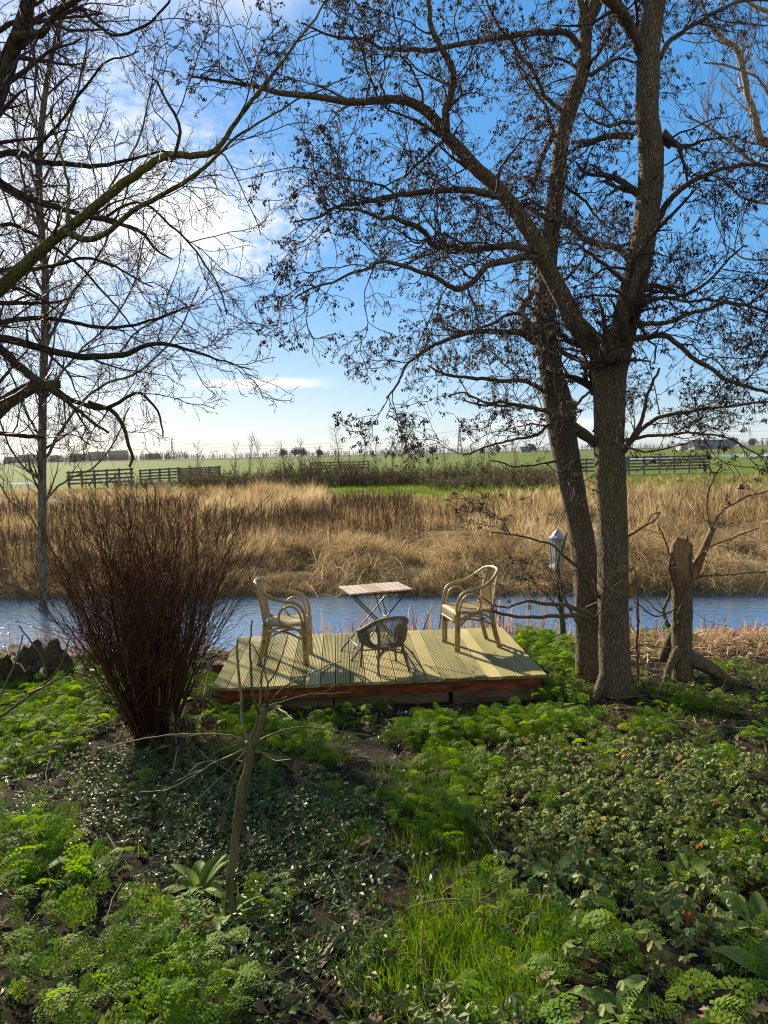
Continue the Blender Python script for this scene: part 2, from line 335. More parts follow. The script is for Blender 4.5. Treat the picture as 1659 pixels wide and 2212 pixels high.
def ground_mat():
    m, t, b, out = newmat('ground'); L = t.links; N = t.nodes
    co = N.new('ShaderNodeTexCoord'); sp = N.new('ShaderNodeSeparateXYZ'); L.new(co.outputs['Object'], sp.inputs[0])
    def nz(s, d=8, r=.6, st=(1, 1, 1)):
        mp = N.new('ShaderNodeMapping'); mp.inputs['Scale'].default_value = st; L.new(co.outputs['Object'], mp.inputs[0])
        n = N.new('ShaderNodeTexNoise'); n.inputs['Scale'].default_value = s; n.inputs['Detail'].default_value = d; n.inputs['Roughness'].default_value = r; L.new(mp.outputs[0], n.inputs['Vector']); return n.outputs[0]
    def ma(op, a, c, cl=False):
        n = N.new('ShaderNodeMath'); n.operation = op; n.use_clamp = cl
        for i, v in enumerate((a, c)):
            if isinstance(v, (int, float)): n.inputs[i].default_value = v
            else: L.new(v, n.inputs[i])
        return n.outputs[0]
    def mixc(f, a, c):
        n = N.new('ShaderNodeMix'); n.data_type = 'RGBA'; L.new(f, n.inputs[0]); L.new(a, n.inputs[6]); L.new(c, n.inputs[7]); return n.outputs[2]
    fine = nz(22, 10, .75)
    soil = ramp(t, [(.3, (.009, .007, .005)), (.5, (.024, .018, .012)), (.64, (.07, .052, .034)), (.76, (.16, .12, .08))]); L.new(fine, soil.inputs[0])
    straw = ramp(t, [(.3, (.09, .06, .025)), (.5, (.24, .17, .08)), (.7, (.36, .28, .14))]); L.new(nz(9, 8, .7), straw.inputs[0])
    gr = ramp(t, [(.28, (.065, .078, .014)), (.5, (.105, .155, .014)), (.72, (.16, .195, .03))]); L.new(nz(.10, 10, .75, (.5, 4.0, 1)), gr.inputs[0])
    gr2 = ramp(t, [(.35, (.065, .07, .022)), (.6, (.095, .145, .018))]); L.new(nz(.012, 6, .7, (1, 5, 1)), gr2.inputs[0])
    f3 = N.new('ShaderNodeMapRange'); L.new(sp.outputs[1], f3.inputs[0]); f3.inputs[1].default_value = 120; f3.inputs[2].default_value = 1100; f3.inputs[4].default_value = .75
    green = mixc(f3.outputs[0], gr.outputs[0], gr2.outputs[0])
    yb = ma('ADD', sp.outputs[1], ma('MULTIPLY', ma('SUBTRACT', nz(.35, 6, .6), .5), 14.0))
    xs_ = N.new('ShaderNodeMapRange'); L.new(sp.outputs[0], xs_.inputs[0]); xs_.inputs[1].default_value = -10; xs_.inputs[2].default_value = 3; xs_.inputs[3].default_value = 26; xs_.inputs[4].default_value = 6; yb = ma('SUBTRACT', yb, xs_.outputs[0])
    f1 = N.new('ShaderNodeMapRange'); L.new(yb, f1.inputs[0]); f1.inputs[1].default_value = 27; f1.inputs[2].default_value = 31
    f0 = N.new('ShaderNodeMapRange'); L.new(sp.outputs[1], f0.inputs[0]); f0.inputs[1].default_value = 11; f0.inputs[2].default_value = 12.5
    c = mixc(f0.outputs[0], soil.outputs[0], straw.outputs[0]); c = mixc(f1.outputs[0], c, green)
    L.new(c, b.inputs['Base Color']); b.inputs['Roughness'].default_value = .95; b.inputs['Specular IOR Level'].default_value = .1
    bp = N.new('ShaderNodeBump'); bp.inputs['Strength'].default_value = .8; bp.inputs['Distance'].default_value = .03; L.new(fine, bp.inputs['Height']); L.new(bp.outputs[0], b.inputs['Normal'])
    return m
tag(G.build('ground', ground_mat()), kind='structure')

m, t, b, out = newmat('water'); L = t.links; N = t.nodes
b.inputs['Base Color'].default_value = (.15, .28, .45, 1); b.inputs['Metallic'].default_value = .5; b.inputs['Roughness'].default_value = .05; b.inputs['IOR'].default_value = 1.8; b.inputs['Specular IOR Level'].default_value = 1.0
co = N.new('ShaderNodeTexCoord')
hh = []
for sc_, st, dt in ((3.2, (1, 2.6, 1), 3), (13, (1, 2.2, 1), 4)):
    mp = N.new('ShaderNodeMapping'); mp.inputs['Scale'].default_value = st; mp.inputs['Rotation'].default_value = (0, 0, R(6)); L.new(co.outputs['Object'], mp.inputs[0])
    n = N.new('ShaderNodeTexNoise'); n.inputs['Scale'].default_value = sc_; n.inputs['Detail'].default_value = dt; n.inputs['Distortion'].default_value = .5; L.new(mp.outputs[0], n.inputs['Vector']); hh.append(n)
b1 = N.new('ShaderNodeBump'); b1.inputs['Strength'].default_value = .22; b1.inputs['Distance'].default_value = .05; L.new(hh[0].outputs[0], b1.inputs['Height'])
b2 = N.new('ShaderNodeBump'); b2.inputs['Strength'].default_value = .22; b2.inputs['Distance'].default_value = .015; L.new(hh[1].outputs[0], b2.inputs['Height']); L.new(b1.outputs[0], b2.inputs['Normal'])
L.new(b2.outputs[0], b.inputs['Normal']); M['water'] = m
A = Acc(); A.add([[-260, 9.2, WATER_Z], [260, 9.2, WATER_Z], [260, 15.6, WATER_Z], [-260, 15.6, WATER_Z]], [[0, 1, 2, 3]])
tag(A.build('river_water', M['water'], smooth=False), kind='structure')
# flooded strips out in the pasture
A = Acc()
def pool(pts, z):
    V = [at(px, py + (px - 829.5) * -.024 + 9, 10) for px, py in pts]; W = []
    for v in V:
        d = v - np.array((0, 0, CAM_Z)); k = (z - CAM_Z) / d[2]; W.append(np.array((0, 0, CAM_Z)) + d * k)
    A.add(W, [list(range(len(W)))])
pool([(1255, 993), (1330, 991), (1420, 992), (1475, 994), (1440, 996.5), (1330, 996), (1262, 997.5)], .004)
pool([(1490, 991), (1600, 990), (1720, 992), (1900, 994), (1900, 999), (1700, 998), (1560, 995), (1500, 994)], .004)
pool([(1165, 1000), (1190, 996), (1200, 996), (1180, 1003), (1168, 1004)], .004)
pool([(15, 1016), (60, 1013.5), (100, 1015), (70, 1018), (30, 1018)], .004)
A2 = A; tag(A2.build('flooded_pasture_water', M['water'], smooth=False), kind='structure')

# ------------------------------------------------------------------ deck
M['deck'] = surf('ribbed_deck', [(.15, .155, .055), (.40, .355, .15), (.58, .51, .26)], 3.0, .75, .25, (1, .25, 1), tint=.45, dist=.004, detail=10)
M['stain'] = surf('red_stained_beam', [(.03, .015, .01), (.17, .05, .02), (.36, .11, .035)], 5, .8, .5, (1, 1, 3), detail=9)
M['oldwood'] = surf('old_sleeper', [(.04, .032, .02), (.12, .10, .06), (.20, .17, .11)], 7, .9, .7, (.3, 1, 2.5), detail=9)
DW, DD, DZ, DT = 3.24, 2.0, .27, .028
deck = empty('wooden_deck', (-1.68, 6.86, 0), 'low square deck of ribbed yellow-green planks with a red stained edge beside the river', 'deck', rz=R(3.4))
A = Acc(); nb = 22; bw = DW / nb
for k in range(nb):
    x0, x1 = k * bw + .003, (k + 1) * bw - .003; nr = 9; pts = [(x0, DZ - DT)]
    rp = (x1 - x0) / nr
    for j in range(nr):
        a = x0 + j * rp; pts += [(a + .0006, DZ - .010), (a + rp * .16, DZ), (a + rp * .60, DZ), (a + rp * .76, DZ - .010)]
    pts.append((x1, DZ - DT)); pts = np.array(pts); n = len(pts)
    e0, e1 = rng.uniform(-.006, .006), rng.uniform(-.006, .006); sag = rng.uniform(-.002, .002)
    V = np.vstack([np.column_stack([pts[:, 0], np.full(n, e0), pts[:, 1] + sag]), np.column_stack([pts[:, 0], np.full(n, DD + e1), pts[:, 1] + sag])])
    i = np.arange(n); j = np.roll(i, -1)
    tn = rng.uniform(.15, .85); A.add(V, np.column_stack([i, j, j + n, i + n]), tn)
    for q in range(1, n - 1):
        A.f.setdefault(3, []).append(np.array([[A.n - 2 * n, A.n - 2 * n + q, A.n - 2 * n + q + 1][::-1]]))
A.build('deck_boards', M['deck'], deck, smooth=False)
A = Acc()
for y in (.05, .66, 1.30, 1.93): box(A, (DW / 2, y, DZ - DT - .058), (DW - .12, .055, .112), tint=.5)
for x in (.08, DW - .08): box(A, (x, 1.0, DZ - DT - .060), (.05, DD - .14, .108), tint=.4)
A.build('frame_beam', M['stain'], deck, smooth=False)
for x, w, y, h, rz_ in ((.62, 1.05, .10, .13, 1), (1.72, 1.1, .085, .115, -1.0), (2.75, .88, .03, .10, 1.5), (.8, 1.3, 1.6, .12, 0), (2.4, 1.2, 1.55, .12, 0)):
    A = Acc(); box(A, (x, y, .13 - h / 2 - .005), (w, .11, h), R(rz_)); A.build('support_sleeper', M['oldwood'], deck, smooth=False)
A = Acc(); box(A, (-.05, 1.08, .14), (.22, .14, .15)); A.build('beam_end', M['stain'], deck, smooth=False)

# ------------------------------------------------------------------ rattan chairs
M['rattan'] = surf('rattan_cane', [(.22, .15, .06), (.40, .29, .12), (.52, .40, .19)], 9, .42, .2, (1, 1, .5), tint=.3, spec=.5, dist=.004)
M['bind'] = surf('rattan_binding', [(.16, .10, .045), (.30, .20, .09)], 60, .6, .4, dist=.003)
M['weave'] = surf('rattan_weave', [(.24, .17, .08), (.40, .31, .16), (.50, .40, .23)], 25, .55, .25, tint=.4, dist=.003)
M['greyrattan'] = surf('weathered_rattan', [(.10, .075, .05), (.21, .165, .12), (.30, .25, .19)], 20, .65, .3, tint=.3, dist=.004)
def armchair(loc, rz, label, grey=False):
    root = empty('rattan_armchair', loc, label, 'armchair', 'rattan armchairs on the deck', rz); ra, we, bi = M['rattan'], M['weave'], M['bind']
    for s in (-1, 1):
        A = Acc(); tube(A, [(.255, .225 * s, 0), (.25, .23 * s, .2), (.243, .235 * s, .43)], [.017, .017, .017], 8, .04, .55)
        tube(A, [(.222, .222 * s, 0), (.217, .226 * s, .2), (.21, .232 * s, .43)], .0145, 8, .04, .45); A.build('front_leg', ra, root)
        A = Acc(); tube(A, [(-.275, .205 * s, 0), (-.235, .203 * s, .14), (-.205, .20 * s, .28), (-.19, .20 * s, .44)], .0165, 8, .04, .5)
        tube(A, [(-.250, .195 * s, .0), (-.208, .193 * s, .14), (-.178, .19 * s, .28), (-.165, .19 * s, .43)], .013, 8, .04, .6); A.build('rear_leg', ra, root)
        A = Acc(); tube(A, [(.21, .232 * s, .43), (.20, .238 * s, .50), (.165, .248 * s, .585), (.095, .256 * s, .628), (.02, .258 * s, .605), (-.025, .256 * s, .54), (-.02, .25 * s, .475), (.03, .243 * s, .43), (.11, .238 * s, .425)], .0125, 8, .015, .6); A.build('arm_loop', ra, root)
        A = Acc(); tube(A, [(-.19, .20 * s, .43), (.0, .222 * s, .425), (.245, .232 * s, .43)], .017, 8, .04, .35); A.build('seat_rail', ra, root)
        A = Acc(); tube(A, [(.225, .222 * s, .20), (.205, .22 * s, .31), (.13, .215 * s, .38), (.02, .21 * s, .395), (-.10, .205 * s, .375), (-.18, .20 * s, .30), (-.215, .20 * s, .19)], .0115, 8, .02, .5); A.build('side_arch', ra, root)
        A = Acc(); tube(A, [(-.19, .20 * s, .44), (-.215, .188 * s, .60), (-.255, .16 * s, .75), (-.285, .145 * s, .855)], .021, 8, .03, .45, ex=(1.0, .55)); A.build('back_post', ra, root)
    A = Acc(); arm = [(.243, .235, .43), (.238, .242, .52), (.20, .257, .62), (.125, .266, .668), (.02, .268, .685), (-.08, .262, .715), (-.17, .245, .775), (-.245, .19, .838), (-.285, .10, .862), (-.292, 0, .867)]
    arm += [(x, -y, z) for x, y, z in arm[-2::-1]]; tube(A, arm, .0175, 8, .02, .6); A.build('arm_rail', ra, root)
    A = Acc()
    for a, c in (((.235, .222, .25), (-.212, -.2, .26)), ((.235, -.222, .25), (-.212, .2, .26))):
        tube(A, [a, (.01, 0, .30 + (.018 if a[1] > 0 else -.006)), c], .0115, 8, .03, .5)
    tube(A, [(-.2, -.2, .24), (-.185, -.15, .36), (-.18, 0, .385), (-.185, .15, .36), (-.2, .2, .24)], .0105, 8, .02)
    A.build('stretcher', ra, root)
    # ribbed seat with turned-down front
    prof = smooth_path([(-.18, .43), (-.1, .437), (.05, .432), (.18, .443), (.238, .440), (.262, .41), (.262, .33)], .018); n = len(prof); ny_ = 72
    ys = np.linspace(-1, 1, ny_); hw = np.interp(prof[:, 0], [-.18, .26], [.185, .228])
    rib = np.abs(np.sin(np.arange(ny_) * math.pi / 3)) * .005
    nn = nrm(np.column_stack([-np.gradient(prof[:, 1]), np.gradient(prof[:, 0])])); nn = nn * np.sign(nn[:, 1:2] + 1e-6) if False else nn
    V = np.stack([prof[:, 0:1] + nn[:, 0:1] * rib, hw[:, None] * ys, prof[:, 1:2] + nn[:, 1:2] * rib], -1)
    V2 = V.copy(); V2[..., 0] -= nn[:, 0:1] * .012; V2[..., 2] -= nn[:, 1:2] * .012
    ii = np.arange(n * ny_).reshape(n, ny_); q = np.stack([ii[:-1, :-1], ii[1:, :-1], ii[1:, 1:], ii[:-1, 1:]], -1).reshape(-1, 4)
    tn = np.repeat(rng.uniform(.2, .8, ny_)[None], n, 0).ravel()
    A = Acc(); A.add(V.reshape(-1, 3), q, tn); A.add(V2.reshape(-1, 3), q[:, ::-1], tn); A.build('seat', we, root)
    A = Acc(); tube(A, [(.262, -.225, .327), (.262, .225, .327)], .012, 8, .1); A.build('apron_rail', ra, root)
    A = Acc()
    for k in range(15):
        y = np.linspace(-.175, .175, 15)[k]; f = y / .175
        tube(A, [(-.185 - .012 * (1 - f * f), y, .44), (-.215 - .022 * (1 - f * f), y * .95, .6), (-.258 - .025 * (1 - f * f), y * .86, .76), (-.283 - .01 * (1 - f * f), y * .80, .86)], .0062, 5, .05, rng.uniform(.2, .8))
    for z in (.50, .60, .70, .79):
        x = np.interp(z, [.44, .6, .76, .86], [-.19, -.222, -.265, -.288]); hw_ = np.interp(z, [.44, .86], [.185, .145])
        tube(A, [(x + .006, -hw_, z), (x - .02, 0, z), (x + .006, hw_, z)], .004, 5, .03, .4)
    A.build('backrest', we, root)
    for s in (-1, 1):
        for (x, z, r0) in ((.236, .265, .034), (.228, .42, .036), (-.196, .25, .033), (-.18, .43, .034)):
            A = Acc(); tube(A, [(x, .226 * s if x > 0 else .198 * s, z - .022), (x, .226 * s if x > 0 else .198 * s, z + .022)], r0 * .82, 8, .01, ex=(1, .75)); A.build('binding', bi, root)
    return root
armchair((-1.09, 7.805, DZ + .002), R(0.5), 'honey rattan armchair with looped arms at the left of the slatted table, facing right')
armchair((.949, 8.23, DZ + .002), R(193.2), 'honey rattan armchair with looped arms at the right of the slatted table, facing left')

def child_chair(loc, rz):
    root = empty('child_rattan_chair', loc, 'small grey-brown wicker tub chair seen from behind, in front of the slatted table', 'child chair', rz=rz); g = M['greyrattan']
    rim = [(.175, .195, .25), (.19, .205, .33), (.155, .222, .382), (.06, .235, .415), (-.05, .228, .462), (-.135, .175, .520), (-.18, .09, .552), (-.192, 0, .56)]
    rim += [(x, -y, z) for x, y, z in rim[-2::-1]]; rp = smooth_path(rim, .004)
    seat = [(.165, .18, .25), (.165, .182, .25), (.13, .187, .25), (.05, .187, .25), (-.04, .18, .25), (-.11, .14, .25), (-.145, .07, .25), (-.152, 0, .25)]
    seat += [(x, -y, z) for x, y, z in seat[-2::-1]]; sp_ = smooth_path(seat, .004)
    def samp(p, u):
        d = np.concatenate([[0], np.cumsum(np.linalg.norm(np.diff(p, axis=0), axis=1))]); d /= d[-1]
        return np.array([np.interp(u, d, p[:, k]) for k in range(3)])
    A = Acc(); tube(A, rim, .0165, 8, .012, .55, .16); A.build('rim', g, root)
    A = Acc(); n = 92; hc = (.335, .665); rings = [[], []]
    for k in range(n + 1):
        u = .07 + .86 * k / n; top = samp(rp, u); bot = samp(sp_, u); mid = (top + bot) / 2; o = nrm(np.array((mid[0], mid[1], 0))) * .012
        segs = [(0, 1)]
        for h, c in enumerate(hc):
            if abs(u - c) < .044:
                q = math.sqrt(1 - ((u - c) / .044) ** 2); segs = [(0, .44 - .27 * q), (.44 + .27 * q, 1)]
        P = lambda v: bot * (1 - v) + top * v + o * math.sin(v * math.pi)
        for a, c in segs:
            if c - a > .03: tube(A, [P(a), P((a + c) / 2), P(c)], .0038, 5, .06, rng.uniform(.1, .9))
    for v in (.13, .9):
        pts = [samp(sp_, u) * (1 - v) + samp(rp, u) * v + nrm(np.array((samp(sp_, u)[0], samp(sp_, u)[1], 0))) * .012 * math.sin(v * math.pi) for u in np.linspace(.06, .94, 50)]
        tube(A, pts, .005, 5, .02, .4)
    A.build('woven_back', g, root)
    for c in hc:
        A = Acc(); pts = []
        for a in np.linspace(0, 2 * math.pi, 22):
            u = c + .046 * math.cos(a); v = .44 + .29 * math.sin(a); bot = samp(sp_, u); top = samp(rp, u); m_ = (bot + top) / 2
            pts.append(bot * (1 - v) + top * v + nrm(np.array((m_[0], m_[1], 0))) * .015)
        tube(A, pts, .0065, 6, .01, .5); A.build('hole_ring', g, root)
    for s in (-1, 1):
        A = Acc(); tube(A, [(-.205, .172 * s, 0), (-.165, .15 * s, .14), (-.14, .13 * s, .25), (-.155, .135 * s, .40), (-.155, .15 * s, .51)], [.013, .0145, .016, .018, .016], 8, .03, .4); A.build('rear_leg', g, root)
        A = Acc(); tube(A, [(.185, .20 * s, 0), (.175, .19 * s, .13), (.168, .186 * s, .25)], [.012, .013, .014], 8, .03, .4); A.build('front_leg', g, root)
    A = Acc(); tube(A, seat, .011, 7, .02, .4); tube(A, [(.165, .18, .25), (.165, -.18, .25)], .011, 7, .05, .4); A.build('seat_rail', g, root)
    A = Acc(); k = 40
    for y in np.linspace(-.175, .175, k):
        xb = -.15 * math.sqrt(max(0, 1 - (y / .19) ** 2)); tube(A, [(xb, y, .256), (.165, y, .262)], .0048, 5, .1, rng.uniform(.2, .9))
    A.build('seat', g, root)
    A = Acc(); tube(A, [(-.155, .14, .17), (0, 0, .205), (.175, -.188, .17)], .009, 6, .03); tube(A, [(-.155, -.14, .17), (0, 0, .195), (.175, .188, .17)], .009, 6, .03)
    tube(A, [(-.155, .14, .16), (-.16, .07, .225), (-.16, -.07, .225), (-.155, -.14, .16)], .008, 6, .02); A.build('stretcher', g, root)
child_chair((-.02, 7.385, DZ + .002), R(113.8))

# ------------------------------------------------------------------ folding table
M['slat'] = surf('bleached_slat', [(.30, .20, .15), (.48, .38, .30), (.60, .50, .42)], 10, .7, .2, (.25, 1.5, 1), tint=.35, dist=.003)
M['blackmetal'] = surf('black_metal', [(.018, .015, .014), (.03, .025, .022)], 30, .35, .05, spec=.6)
M['steel'] = surf('bare_steel', [(.45, .45, .45), (.6, .6, .6)], 30, .3, 0, metal=.9)
tb = empty('folding_table', (-.12, 8.02, DZ + .002), 'small folding table with pale wooden slats on crossed black metal legs', 'table', rz=R(18))
L_, Wd, H = .70, .49, .72
A = Acc()
for k in range(9):
    x = -L_ / 2 + (k + .5) * L_ / 9; box(A, (x, rng.uniform(-.003, .003), H - .009), (L_ / 9 - .010, Wd, .017), tint=rng.uniform(.1, .9))
A.build('table_slats', M['slat'], tb, smooth=False)
A = Acc()
for s in (-1, 1): box(A, (0, s * (Wd / 2 - .055), H - .0295), (L_ - .02, .022, .022))
A.build('slat_rail', M['blackmetal'], tb, smooth=False)
for s, yo in ((-1, .215), (1, .185)):
    A = Acc()
    for q in (-1, 1): tube(A, [(s * L_ / 2 * .97, q * yo, .008), (-s * (L_ / 2 - .07), q * yo, H - .045)], .0095, 8, .2, ex=(1, .8))
    tube(A, [(-s * (L_ / 2 - .07), -yo, H - .045), (-s * (L_ / 2 - .07), yo, H - .045)], .007, 6, .2)
    for q in (-1, 1): tube(A, [(s * L_ / 2 * .99, q * yo - .025, .008), (s * L_ / 2 * .99, q * yo + .025, .008)], .010, 8, .1)
    A.build('crossed_leg', M['blackmetal'], tb)
    A = Acc(); f = .16; tube(A, [(s * L_ / 2 * .97 * (1 - f * 1.8), -yo, .008 + f * .67), (s * L_ / 2 * .97 * (1 - f * 1.8), yo, .008 + f * .67)], .0055, 6, .2)
    A.build('leg_bar', M['steel'] if s < 0 else M['blackmetal'], tb)
A = Acc(); tube(A, [(.02, .12, H - .04), (.10, .12, .40)], .006, 6, .2); tube(A, [(.02, -.12, H - .04), (.10, -.12, .40)], .006, 6, .2); tube(A, [(.10, .19, .40), (.10, -.19, .40)], .006, 6, .2)
A.build('brace', M['blackmetal'], tb)
# ------------------------------------------------------------------ trees
def unit(n): return nrm(rng.normal(size=(n, 3)))
def walk(start, d, length, n, wob, trop=(0, 0, 0), troph=None):
    """crooked paths from start (N,3) in direction d; returns (N,n,3)"""
    N = len(start); P = np.empty((N, n, 3)); P[:, 0] = start; d = nrm(d); st = (length / (n - 1))[:, None]; tr = np.asarray(trop, float)
    for k in range(1, n):
        P[:, k] = P[:, k - 1] + d * st
        d = nrm(d + rng.normal(size=(N, 3)) * wob + tr)
    return P
def spawn(P, Rr, count, lo, hi, ang, rng_len, rfac, n, wob, trop, rmin, up=0.0, jit=.35, taper=.25, flat=None):
    """children of paths (N,m,3) -> (C,n,3), radii. count per path (array or int)"""
    N, m, _ = P.shape; cnt = np.broadcast_to(np.asarray(count, int), (N,)); own = np.repeat(np.arange(N), cnt); C = len(own)
    if C == 0: return np.zeros((0, n, 3)), np.zeros((0, n))
    base = np.concatenate([(np.arange(c) + rng.uniform(0, 1, c)) / max(c, 1) for c in cnt]) if C else np.zeros(0)
    u = (lo + (hi - lo) * base) * (m - 1); i = np.minimum(u.astype(int), m - 2); f = (u - i)[:, None]
    p = P[own, i] * (1 - f) + P[own, i + 1] * f; t = nrm(P[own, i + 1] - P[own, i]); r = Rr[own, i] * (1 - f[:, 0]) + Rr[own, i + 1] * f[:, 0]
    q = unit(C); q = nrm(q - t * (q * t).sum(1, keepdims=True))
    if flat is not None: q = nrm(q * np.asarray(flat)); 
    a = R(ang) * (1 + rng.normal(size=C) * jit); d = t * np.cos(a)[:, None] + q * np.sin(a)[:, None] + np.array((0, 0, up))
    L = rng.uniform(*rng_len, C) * (1 - .45 * base)
    Q = walk(p, d, L, n, wob, trop); r0 = np.maximum(r * rfac * rng.uniform(.7, 1.1, C), rmin)
    RR = r0[:, None] * np.linspace(1, taper, n); return Q, np.maximum(RR, rmin * .75)
def limb_world(pts, depth, wpx):
    """pts in photo px with a depth (y) each: traced limb to world path + radius"""
    n = len(pts); dp = np.broadcast_to(depth, (n,)) if np.ndim(depth) == 0 else np.interp(np.linspace(0, 1, n), np.linspace(0, 1, len(depth)), depth)
    w = np.broadcast_to(wpx, (n,)) if np.ndim(wpx) == 0 else np.interp(np.linspace(0, 1, n), np.linspace(0, 1, len(wpx)), wpx)
    return np.array([[*at(x, y, d), k * d / F / 2] for (x, y), d, k in zip(pts, dp, w)])
def Z5(*p): return [(829.5 + x / 2, y / 2) for x, y in p]
def Z4(*p): return [(x / 2, y / 2) for x, y in p]
class Tree:
    def __init__(s, name, base, label, cat, bark, group=None):
        s.root = empty(name, tuple(base), label, cat, group); s.bark = bark; s.limbs = []
    def limb(s, pts, depth, w, sides=12, rough=.05, step=.05, name='limb', kids=True, wob=.0, mat=None):
        L = limb_world(pts, depth, w); q = smooth_path(L, step); q = q.copy()
        q[:, 3] = np.maximum(q[:, 3], .0016)
        if wob and len(q) > 4:
            k = np.cumsum(rng.normal(size=(len(q), 3)), 0); k -= np.linspace(0, 1, len(q))[:, None] * k[-1]; q[:, :3] += k * wob
        a = Acc(); tubes(a, q[:, :3], q[:, 3], sides, .5, rough)
        reparent(a.build(name, mat or s.bark, None), s.root)
        if kids: s.limbs.append(q)
        return q
    def paths(s, m, lmin=.3):
        """resample limbs into equal chunks of m points"""
        P = []; Q = []
        for q in s.limbs:
            n = max(1, int((len(q) - 1) / (m - 1)))
            for k in range(n):
                a, b = k * (len(q) - 1) / n, (k + 1) * (len(q) - 1) / n; u = np.linspace(a, b, m); i = np.minimum(u.astype(int), len(q) - 2); f = (u - i)[:, None]
                w = q[i] * (1 - f) + q[i + 1] * f; P.append(w[:, :3]); Q.append(w[:, 3])
        return np.array(P), np.array(Q)

cone_v = []
for j, (z, r_) in enumerate(((0, .15), (.3, .95), (.7, .85), (1, .2))):
    for k in range(5): cone_v.append((r_ * .5 * math.cos(k * 1.2566 + j * .6), r_ * .5 * math.sin(k * 1.2566 + j * .6), -z))
cone_v = np.array(cone_v); cone_f = np.array([[j * 5 + k, j * 5 + (k + 1) % 5, (j + 1) * 5 + (k + 1) % 5, (j + 1) * 5 + k] for j in range(3) for k in range(5)])
def hang(tr, ends, ncone, ncat, wh=1.0):
    """alder cones and catkins at twig ends"""
    A = Acc(); e = ends
    for num, s0, s1, w0 in ((ncone, .013, .021, .78), (ncat, .022, .042, .17)):
        pk = e[rng.integers(0, len(e), num // 4)]; pk = np.repeat(pk, 4, 0); N = len(pk)
        pos = pk + rng.normal(size=(N, 3)) * np.array((.012, .012, .010)) * (1 if w0 > .5 else 1.3)
        s = rng.uniform(s0, s1, N); S = np.column_stack([s * w0, s * w0, s])
        scatter(A, cone_v, cone_f, rng.uniform(0, 6.28, N), rng.normal(0, .35, N), rng.normal(0, .35, N), S, pos, rng.uniform(0, 1, N))
    o = A.build('cones_and_catkins', M['cone'], None); o['kind'] = 'stuff'; reparent(o, tr.root)
def alder_crown(tr, dens1=1.0, len1=(.45, 1.35), cones=9000, catk=7000, filt=None, trop=(0, 0, .02), seed_extra=None):
    P, Q = tr.paths(8)
    seglen = np.linalg.norm(P[:, -1] - P[:, 0], axis=1); rm = Q.mean(1)
    cnt = rng.poisson(seglen * dens1 * np.where(rm > .07, 1.2, np.where(rm > .03, 4.2, 6.5)))
    A1, R1 = spawn(P, Q, cnt, 0, 1, 58, len1, .42, 9, .24, trop, .0055, up=.12)
    if filt is not None:
        k = filt(A1); A1, R1 = A1[k], R1[k]
    A2, R2 = spawn(A1, R1, 8, .15, 1, 48, (.22, .66), .62, 7, .27, (0, 0, .01), .0036)
    A3, R3 = spawn(A2, R2, 4, .2, 1, 45, (.08, .26), .7, 5, .30, (0, 0, -.03), .0026)
    A4, R4 = spawn(A3, R3, 1, .4, 1, 42, (.03, .08), .7, 3, .30, (0, 0, -.06), .0020)
    a = Acc(); tubes(a, A1, R1, 5); tubes(a, A2, R2, 4); tubes(a, A3, R3, 3); tubes(a, A4, R4, 3)
    reparent(a.build('crown', M['twig'], None), tr.root)
    ends = np.concatenate([A3[:, -1], A3[:, -2], A4[:, -1], A2[:, -1], A2[:, -1]])
    if cones: hang(tr, ends, cones, catk)
    return A1, A2, A3

def gpt(px, py):
    """photo px -> point on the terrain"""
    d = ray(px, py); t = 1.0
    for _ in range(400):
        p = np.array((0, 0, CAM_Z)) + d * t
        if p[2] < terr(p[0], p[1]): break
        t *= 1.01
    return p
# --- front alder, twin stems
b = gpt(1328, 1500); dA = b[1]
TA = Tree('alder_tree', (b[0], b[1], b[2]), 'front alder right of the deck, its furrowed trunk forking into two thick stems', 'tree', M['alder'])
TA.limb([(1330, 1530), (1331, 1490), (1328, 1440), (1325, 1330), (1323, 1200), (1321, 1080), (1316, 960), (1316, 860), (1316, 800), (1322, 755)], dA, [92, 74, 67, 66, 65, 64, 63, 66, 74, 84], 40, .035, .03, 'trunk', kids=True)
for pts, w in [([(1345, 1460), (1362, 1490), (1385, 1512), (1405, 1524)], [40, 30, 20, 8]), ([(1312, 1455), (1296, 1490), (1284, 1512), (1268, 1522)], [36, 26, 16, 8]), ([(1330, 1470), (1336, 1505), (1345, 1532)], [46, 38, 20])]:
    TA.limb(pts, [dA, dA - .15], w, 14, .06, .03, 'root_flare', kids=False)
TA.limb([(1316, 800)] + Z5((960, 1560), (900, 1490), (830, 1400), (750, 1240), (690, 1130), (640, 1020), (560, 900), (480, 800), (400, 730), (330, 650), (270, 590), (230, 530), (180, 480), (110, 440), (60, 430), (0, 430)) + Z4((1580, 438), (1500, 440), (1380, 420), (1200, 400), (1100, 372), (950, 350), (830, 330)),
        [dA, dA, dA - .3, dA - .6, dA - .9, dA - 1.1], [52, 44, 42, 38, 36, 35, 33, 30, 28, 26, 24, 22, 20, 18, 16, 15, 14, 13, 12, 9, 6, 4], 20, .05, name='main_stem')
TA.limb([(1322, 800)] + Z5((1000, 1530), (1040, 1400), (1075, 1250), (1110, 1100), (1130, 950), (1150, 800), (1155, 700), (1150, 600), (1135, 500), (1140, 350), (1145, 200), (1160, 80), (1175, -20), (1185, -200), (1170, -500)),
        [dA, dA + .1, dA + .2, dA + .3], [60, 56, 54, 53, 52, 51, 50, 50, 49, 47, 46, 44, 42, 40, 34, 20], 28, .05, name='main_stem')
